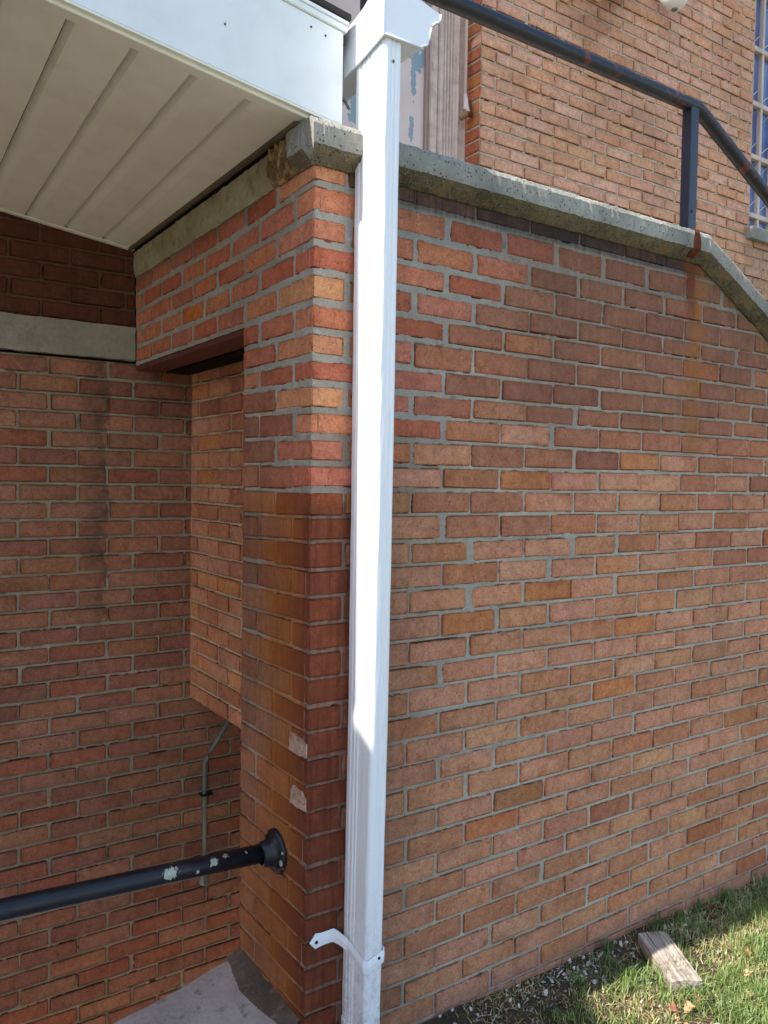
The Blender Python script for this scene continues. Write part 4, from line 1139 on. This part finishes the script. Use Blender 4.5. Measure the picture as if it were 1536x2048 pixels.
tube('housing', [(2.20, 1.385, 1.955), (2.72, 1.385, 2.085), (2.77, 1.385, 2.105), (2.79, 1.385, 2.12)], [0.045, 0.045, 0.035, 0.015], LAMPM, t_lamp2, 16)
cbox('mounting_plate', (2.45, 1.41, 1.98), (2.60, 1.449, 2.16), LAMPM, t_lamp2, 0.01)

# ------------------------------------------------------------------ conduit in the stairwell
t_cd = empty('conduit', (0.285, 1.41, -2.42), 'grey metal conduit rising from a small fitting and bending under the brick panel', 'conduit')
tube('conduit_pipe', [(0.287, 1.405, -2.36), (0.288, 1.405, -1.95), (0.289, 1.405, -1.91), (0.297, 1.405, -1.88), (0.312, 1.404, -1.855), (0.385, 1.403, -1.755), (0.52, 1.40, -1.57)], 0.0095, CONDUIT, t_cd, 14)
V_ = cbox('conduit_body', (0.268, 1.385, -2.425), (0.306, 1.425, -2.35), CONDUIT, t_cd, 0.010)
tube('conduit_hub', [(0.287, 1.405, -2.355), (0.287, 1.405, -2.335)], 0.015, CONDUIT, t_cd, 14)
cbox('pipe_clip', (0.268, 1.392, -2.045), (0.322, 1.430, -2.035), BLACKP, t_cd, 0.002)

# ------------------------------------------------------------------ ground, landing, stairwell
GZ = -2.28
N_ = 150
def gheight(X, Y):
    return GZ+(vnoise(X*3+50, Y*3+50, 21)-0.5)*0.03+(vnoise(X*14+50, Y*14+50, 22)-0.5)*0.012+0.018*sm(Y, -0.12, 0.0)+0.012*sm(X, 0.9, 0.2)
gx = np.linspace(0.0, 3.2, 200); gy = np.linspace(-1.9, 0.03, 120)
GX, GY = np.meshgrid(gx, gy, indexing='ij'); V = np.stack([GX, GY, gheight(GX, GY)], -1).reshape(-1, 3)
idx = np.arange(V.shape[0]).reshape(200, 120)
F = np.stack([idx[:-1, :-1].ravel(), idx[1:, :-1].ravel(), idx[1:, 1:].ravel(), idx[:-1, 1:].ravel()], 1)
tag(mesh_np('ground', V, F, SOIL, None, smooth=True), kind='structure')
gz2 = GZ-0.02
def big_ground():
    # frame around the detailed patch and the stairwell pit, out to the horizon
    X = [-400, -3.0, 0.0, 3.2, 400]; Y = [-400, -1.9, 0.28, 1.7, 400]
    V = []; F = []
    for x in X:
        for y in Y: V.append((x, y, gz2))
    for i in range(4):
        for j in range(4):
            if (i == 2 and j in (1, 2)) or (i == 1 and j == 2): continue
            F.append([i*5+j, (i+1)*5+j, (i+1)*5+j+1, i*5+j+1])
    return V, F
V, F = big_ground()
tag(mesh_np('lawn', V, F, SOIL, None), kind='structure')
# landing slab with worn edge
ed = []
for x in np.linspace(0.0, -3.0, 60):
    yb = float(np.interp(-x, [0, 0.19, 0.40, 3.0], [0.40, 0.335, 0.285, 0.25]))+random.gauss(0, 0.003)
    ed.append((x-0.001, yb))
fr = [(-3.0, -1.9), (0.0, -1.9)]
top = [(x, y) for x, y in ed]+fr
n = len(top); zt = -2.12
V = [(x, y, zt+random.gauss(0, .001)) for x, y in top]+[(x, y, zt-1.2) for x, y in top]
F = [list(range(n))]+[[i, i+n, (i+1) % n+n, (i+1) % n] for i in range(n)]
pav = mesh_np('landing', V, F, SLAB, None); tag(pav, kind='structure')
# damp cement fillet at the pier foot, darker
DAMP = mat_concrete('damp_cement', lin(118, 104, 92), lin(84, 72, 62), lin(134, 116, 98), 0.2, 90, 0.1, pits=False)
V = []; F = []; m_ = 10
for i, y in enumerate(np.linspace(0.02, 0.40, m_)):
    wd = 0.045+0.035*(1-abs(i/4.5-1))*random.uniform(0.8, 1.1)
    V += [(0.001, y, zt+0.016+random.gauss(0, .002)), (-wd*0.4, y, zt+0.010+random.gauss(0, .002)), (-wd, y+random.gauss(0, .004), zt+0.0005)]
for i in range(m_-1):
    for j in range(2): F.append([i*3+j, i*3+j+1, (i+1)*3+j+1, (i+1)*3+j][::-1])
tag(mesh_np('cement_fillet', V, F, DAMP, None, smooth=True), kind='structure')
o = cbox('stairwell_floor', (-3.0, 0.2, -3.35), (2.0, 1.5, -3.25), SLAB, None); tag(o, kind='structure')
o = cbox('basement_partition', (1.10, 0.23, -3.3), (1.2, 1.46, 0.0), BAND, None); tag(o, kind='structure')
# upper landing and steps behind the wall
o = cbox('upper_landing', (0.335, 0.235, -0.10), (1.60, 1.62, -0.02), SLAB, None); tag(o, kind='structure')
for k in range(8):
    o = cbox('entrance_step', (1.60+0.30*k, 0.235, -2.4), (1.90+0.30*k, 1.455, -0.17-0.15*k), SLAB, None, 0.006); tag(o, kind='structure')

# added unseen wall left of the frame, blocking sun from downpipe, pier and grass
t_blocker = empty('sun_blocker_wall', (-2.15, 0, -2.28), 'brick-patterned wall added outside the frame at left to block the sun', 'wall')
V = []
cp_ = [(-1.4, -2.3), (0.62, -2.3), (0.62, 1.21), (0.10, 1.21), (-0.02, 1.21), (-1.4, 0.45)]
n = len(cp_)
for x in (-2.30, -2.10):
    for (y, z) in cp_: V.append((x, y, z))
def mat_simple_brick():
    m = NT('plain_brick'); P = m.pos(); s = m.n('ShaderNodeSeparateXYZ'); m.set(s.inputs[0], P)
    c = m.n('ShaderNodeCombineXYZ'); m.set(c.inputs[0], s.outputs[1]); m.set(c.inputs[1], s.outputs[2])
    b = m.n('ShaderNodeTexBrick'); m.set(b.inputs['Vector'], c.outputs[0]); b.inputs['Scale'].default_value = 1.0
    b.inputs['Brick Width'].default_value = 0.21; b.inputs['Row Height'].default_value = 0.0677; b.inputs['Mortar Size'].default_value = 0.005
    b.inputs['Color1'].default_value = (*lin(184, 122, 94), 1); b.inputs['Color2'].default_value = (*lin(168, 104, 78), 1); b.inputs['Mortar'].default_value = (*lin(160, 150, 134), 1)
    return m.fin(b.outputs[0], 0.9, None, 0.2)
mesh_np('wall_body', V, [list(range(n)), [i+n for i in range(n)][::-1]]+[[i, i+n, (i+1) % n+n, (i+1) % n] for i in range(n)], mat_simple_brick(), t_blocker)

# ------------------------------------------------------------------ timber block
R = Matrix.Rotation(math.radians(0), 4, 'Z')
pl0 = Vector((1.297, -0.069, 0)); pl1 = Vector((1.172, -0.293, 0)); d = (pl1-pl0); Lp = d.length; ang = math.atan2(d.y, d.x)
V = []
nx, ny = 12, 4
def pv(i, j, top):
    x = -Lp/2+Lp*i/nx+random.gauss(0, .0012); y = -0.051+0.102*j/ny+random.gauss(0, .0008)
    if j in (0, ny): y *= (1.0-(0.03 if top else 0))
    z = (0.028 if top else -0.028)+random.gauss(0, .0008)-(0.003 if top and j in (0, ny) else 0)
    return (x, y, z)
top = [[pv(i, j, 1) for j in range(ny+1)] for i in range(nx+1)]; bot = [[pv(i, j, 0) for j in range(ny+1)] for i in range(nx+1)]
V = [p for r in top for p in r]+[p for r in bot for p in r]; nb = (nx+1)*(ny+1); ix = lambda i, j, b=0: b*nb+i*(ny+1)+j
F = []
for i in range(nx):
    for j in range(ny): F.append([ix(i,j), ix(i+1,j), ix(i+1,j+1), ix(i,j+1)]); F.append([ix(i,j,1), ix(i,j+1,1), ix(i+1,j+1,1), ix(i+1,j,1)])
    F.append([ix(i,0), ix(i,0,1), ix(i+1,0,1), ix(i+1,0)]); F.append([ix(i,ny), ix(i+1,ny), ix(i+1,ny,1), ix(i,ny,1)])
for j in range(ny): F.append([ix(0,j), ix(0,j+1), ix(0,j+1,1), ix(0,j,1)]); F.append([ix(nx,j), ix(nx,j,1), ix(nx,j+1,1), ix(nx,j+1)])
pk = mesh_np('timber_block', V, F, PLANK, None, origin=(0, 0, 0))
pk.rotation_euler = (0.02, 0.03, ang); pk.location = ((pl0.x+pl1.x)/2, (pl0.y+pl1.y)/2, -2.258)
tag(pk, 'short weathered grey timber block lying in the grass at the foot of the wall', 'timber block')

# ------------------------------------------------------------------ grass
def blades(n, xr, yr, dens, hl, tones, seed):
    r = np.random.default_rng(seed)
    x = r.uniform(*xr, n); y = r.uniform(*yr, n); keep = r.random(n) < dens(x, y); x, y = x[keep], y[keep]; n = len(x)
    z = gheight(x, y)-0.004
    h = r.uniform(hl[0], hl[1], n)*(0.6+0.8*vnoise(x*9, y*9, 4)); ang_ = r.uniform(0, 2*np.pi, n); lean = np.abs(r.normal(0.45, 0.35, n)); wdt = r.uniform(0.0011, 0.0021, n)
    dx, dy = np.cos(ang_), np.sin(ang_); px, py = -dy, dx
    L = []
    for t, wf in ((0, 1.0), (0.45, 0.85), (0.8, 0.5)):
        zc = h*t*(1-0.35*lean*t); oc = h*lean*t*t*1.1
        for s in (-1, 1): L.append(np.stack([x+dx*oc+px*wdt*wf*s, y+dy*oc+py*wdt*wf*s, z+zc], 1))
    t = 1.0; L.append(np.stack([x+dx*h*lean*1.1, y+dy*h*lean*1.1, z+h*(1-0.35*lean)], 1))
    V = np.stack(L, 1)     # n,7,3
    base = (np.arange(n)*7)[:, None]
    tri = np.array([[0,1,3],[0,3,2],[2,3,5],[2,5,4],[4,5,6]])
    F = (base[:, :, None]+tri[None]).reshape(-1, 3)
    ti = np.array(tones); pick = ti[r.integers(0, len(ti), n)]; pick = pick*(1+r.normal(0, 0.12, (n, 1)))
    C = np.ones((n, 7, 4)); C[:, :, :3] = np.clip(pick[:, None, :], 0.005, 1); C[:, :, 3] = r.random((n, 1))
    return V.reshape(-1, 3), F, C.reshape(-1, 4)
def dens_g(x, y):
    n = vnoise(x*5+9, y*5+9, 31); n2 = vnoise(x*14, y*14, 32)
    bare = np.clip(sm(-y, 0.0, 0.22)+sm(x, 1.3, 1.9)*0.35, 0, 1)*sm(x-y*0.55, 0.62, 1.02)
    n3 = vnoise(x*11+3, y*11, 33)
    return np.clip(bare*(0.12+0.9*sm(n, 0.15, 0.75))*(0.35+0.65*sm(n3, 0.25, 0.55))+0.015+0.3*(n2 > 0.8)*(x > 0.9), 0, 1)
G1 = [lin(140, 160, 92), lin(122, 148, 76), lin(108, 134, 66), lin(150, 166, 106), lin(96, 122, 60), lin(160, 170, 118)]
D1 = [lin(206, 190, 142), lin(190, 172, 122), lin(170, 148, 104), lin(222, 210, 168)]
g = blades(120000, (0.3, 3.15), (-1.5, -0.002), dens_g, (0.018, 0.055), G1, 3)
tag(mesh_np('grass', g[0], g[1], GRASS, None, {'tone': g[2]}), kind='stuff')
def dens_d(x, y):
    n = vnoise(x*7+2, y*7+5, 41); return np.clip((sm(n, 0.35, 0.8)*0.8+0.12)*sm(x-y*0.5, 0.45, 0.8), 0, 1)
g = blades(100000, (0.3, 3.15), (-1.5, -0.005), dens_d, (0.016, 0.048), D1, 5)
V = g[0].copy(); V[:, 2] = gheight(V[:, 0], V[:, 1])+(V[:, 2]-gheight(V[:, 0], V[:, 1]))*0.45
tag(mesh_np('dry_grass', V, g[1], GRASS, None, {'tone': g[2]}), kind='stuff')
# taller tufts by the wall
def tuft(cx_, cy_, n, seed, hl=(0.03, 0.065)):
    r = np.random.default_rng(seed)
    return blades(n//2, (cx_-0.03, cx_+0.03), (cy_-0.015, cy_+0.015), lambda x, y: np.ones_like(x), hl, [lin(92, 122, 72), lin(112, 136, 86), lin(80, 108, 62)], seed)
for i, (x, y) in enumerate([(1.385, -0.022), (1.50, -0.028), (1.62, -0.02), (1.12, -0.03), (1.78, -0.03)]):
    g = tuft(x, y, 60, 60+i)
    tag(mesh_np('grass_tuft', g[0], g[1], GRASS, None, {'tone': g[2]}), 'grass tuft at the wall foot, ' + ['just right of the timber block', 'beside the dead leaves by the wall', 'second from the right frame edge', 'left of the timber block among the chips', 'nearest the right frame edge'][i], 'grass tuft', 'grass tufts at the foot of the wall')
# pale chips and gravel
def chips(n, cx_, cy_, sx, sy, seed, cols, size):
    r = np.random.default_rng(seed); V = []; F = []; C = []
    for i in range(n):
        x = cx_+r.normal(0, sx); y = min(-0.008, cy_+r.normal(0, sy)); s = r.uniform(*size); z = float(gheight(np.array([x]), np.array([y]))[0])+0.004
        m_ = r.integers(5, 8); a0 = r.uniform(0, 6.3); tilt = r.normal(0, 0.5, 2); b = len(V)
        th = s*r.uniform(0.18, 0.45)
        for lev in (0, 1):
            for j in range(m_):
                t = a0+2*math.pi*j/m_; rr = s*r.uniform(0.6, 1.1)*(1 if lev == 0 else 0.75)
                px, py = rr*math.cos(t), rr*math.sin(t)*0.75
                V.append((x+px, y+py, z+th*lev+px*tilt[0]+py*tilt[1]))
        F.append([b+m_+j for j in range(m_)])
        for j in range(m_): F.append([b+j, b+(j+1) % m_, b+m_+(j+1) % m_, b+m_+j])
        c = cols[r.integers(0, len(cols))]; k = r.uniform(0.8, 1.1); C += [(c[0]*k, c[1]*k, c[2]*k, 1)]*(2*m_)
    return V, F, C
CH = mat_leafy('pale_chip', None, None, 0.0, 0.9)
allV, allF, allC = [], [], []
pale = [lin(178, 174, 164), lin(152, 147, 138), lin(198, 194, 184), lin(122, 114, 102)]
for (n_, cx_, cy_, sx, sy, sd_, sz) in [(120, 0.98, -0.05, 0.15, 0.024, 1, (0.003, 0.010)), (26, 1.56, -0.05, 0.08, 0.018, 2, (0.004, 0.012)), (10, 1.02, -0.12, 0.04, 0.02, 3, (0.006, 0.012)), (12, 1.20, -0.42, 0.12, 0.06, 4, (0.004, 0.010)), (70, 0.75, -0.06, 0.2, 0.05, 5, (0.003, 0.008)), (90, 1.3, -0.25, 0.35, 0.12, 8, (0.003, 0.008)), (10, 1.15, -0.20, 0.03, 0.03, 6, (0.006, 0.012)), (8, 1.28, -0.30, 0.03, 0.03, 7, (0.006, 0.011))]:
    V, F, C = chips(n_, cx_, cy_, sx, sy, sd_, pale, sz); o = len(allV); allV += V; allF += [[q+o for q in f] for f in F]; allC += C
tag(mesh_np('gravel_chips', allV, allF, CH, None, {'tone': allC}), kind='stuff')
# dead leaves
places = [(1.235, -0.03, 'tucked against the upper end of the timber block'), (1.66, -0.035, 'close to the wall near the right frame edge'), (1.70, -0.06, 'curled, in the cluster near the right frame edge'), (1.64, -0.07, 'in front of the leaf cluster by the wall'),
          (1.06, -0.33, 'in the sunlit grass below the timber block'), (1.10, -0.35, 'pinkish, just right of the first leaf below the timber block'), (1.155, -0.345, 'orange, at the lower end of the timber block'), (1.55, -0.02, 'against the wall between grass tufts'),
          (1.30, -0.42, 'flat in the grass toward the lower right corner'), (1.52, -0.28, 'pale, in bright grass at the right frame edge'), (1.02, -0.40, 'half buried near the bottom frame edge'), (1.38, -0.36, 'standing on edge in the lower right grass')]
for i, (x, y, w_) in enumerate(places):
    r = random.Random(90+i); s = r.uniform(0.011, 0.019); m_ = 9; V = []; z = float(gheight(np.array([x]), np.array([y]))[0])+0.016
    a0 = r.uniform(0, 6.3); tx, ty = r.gauss(0, .45), r.gauss(0, .45)
    V.append((x, y, z))
    for ring_ in (0.55, 1.0):
        for j in range(m_):
            t = a0+2*math.pi*j/m_; rr = s*ring_*(1.25 if j % 3 == 0 else 0.75)*r.uniform(.85, 1.1)
            px, py = rr*math.cos(t), rr*math.sin(t); V.append((x+px, y+py, z+px*tx+py*ty+ring_**2*0.004*math.sin(3*t)))
    F = [[0, 1+j, 1+(j+1) % m_] for j in range(m_)]+[[1+j, 1+m_+j, 1+m_+(j+1) % m_, 1+(j+1) % m_] for j in range(m_)]
    c = r.choice([lin(176, 118, 92), lin(196, 146, 110), lin(150, 100, 80), lin(206, 160, 130)])
    tag(mesh_np('dead_leaf', V, F, LEAF, None, {'tone': [(*c, 1)]*len(V)}), 'dead brown leaf ' + w_, 'leaf', 'dead leaves in the grass')
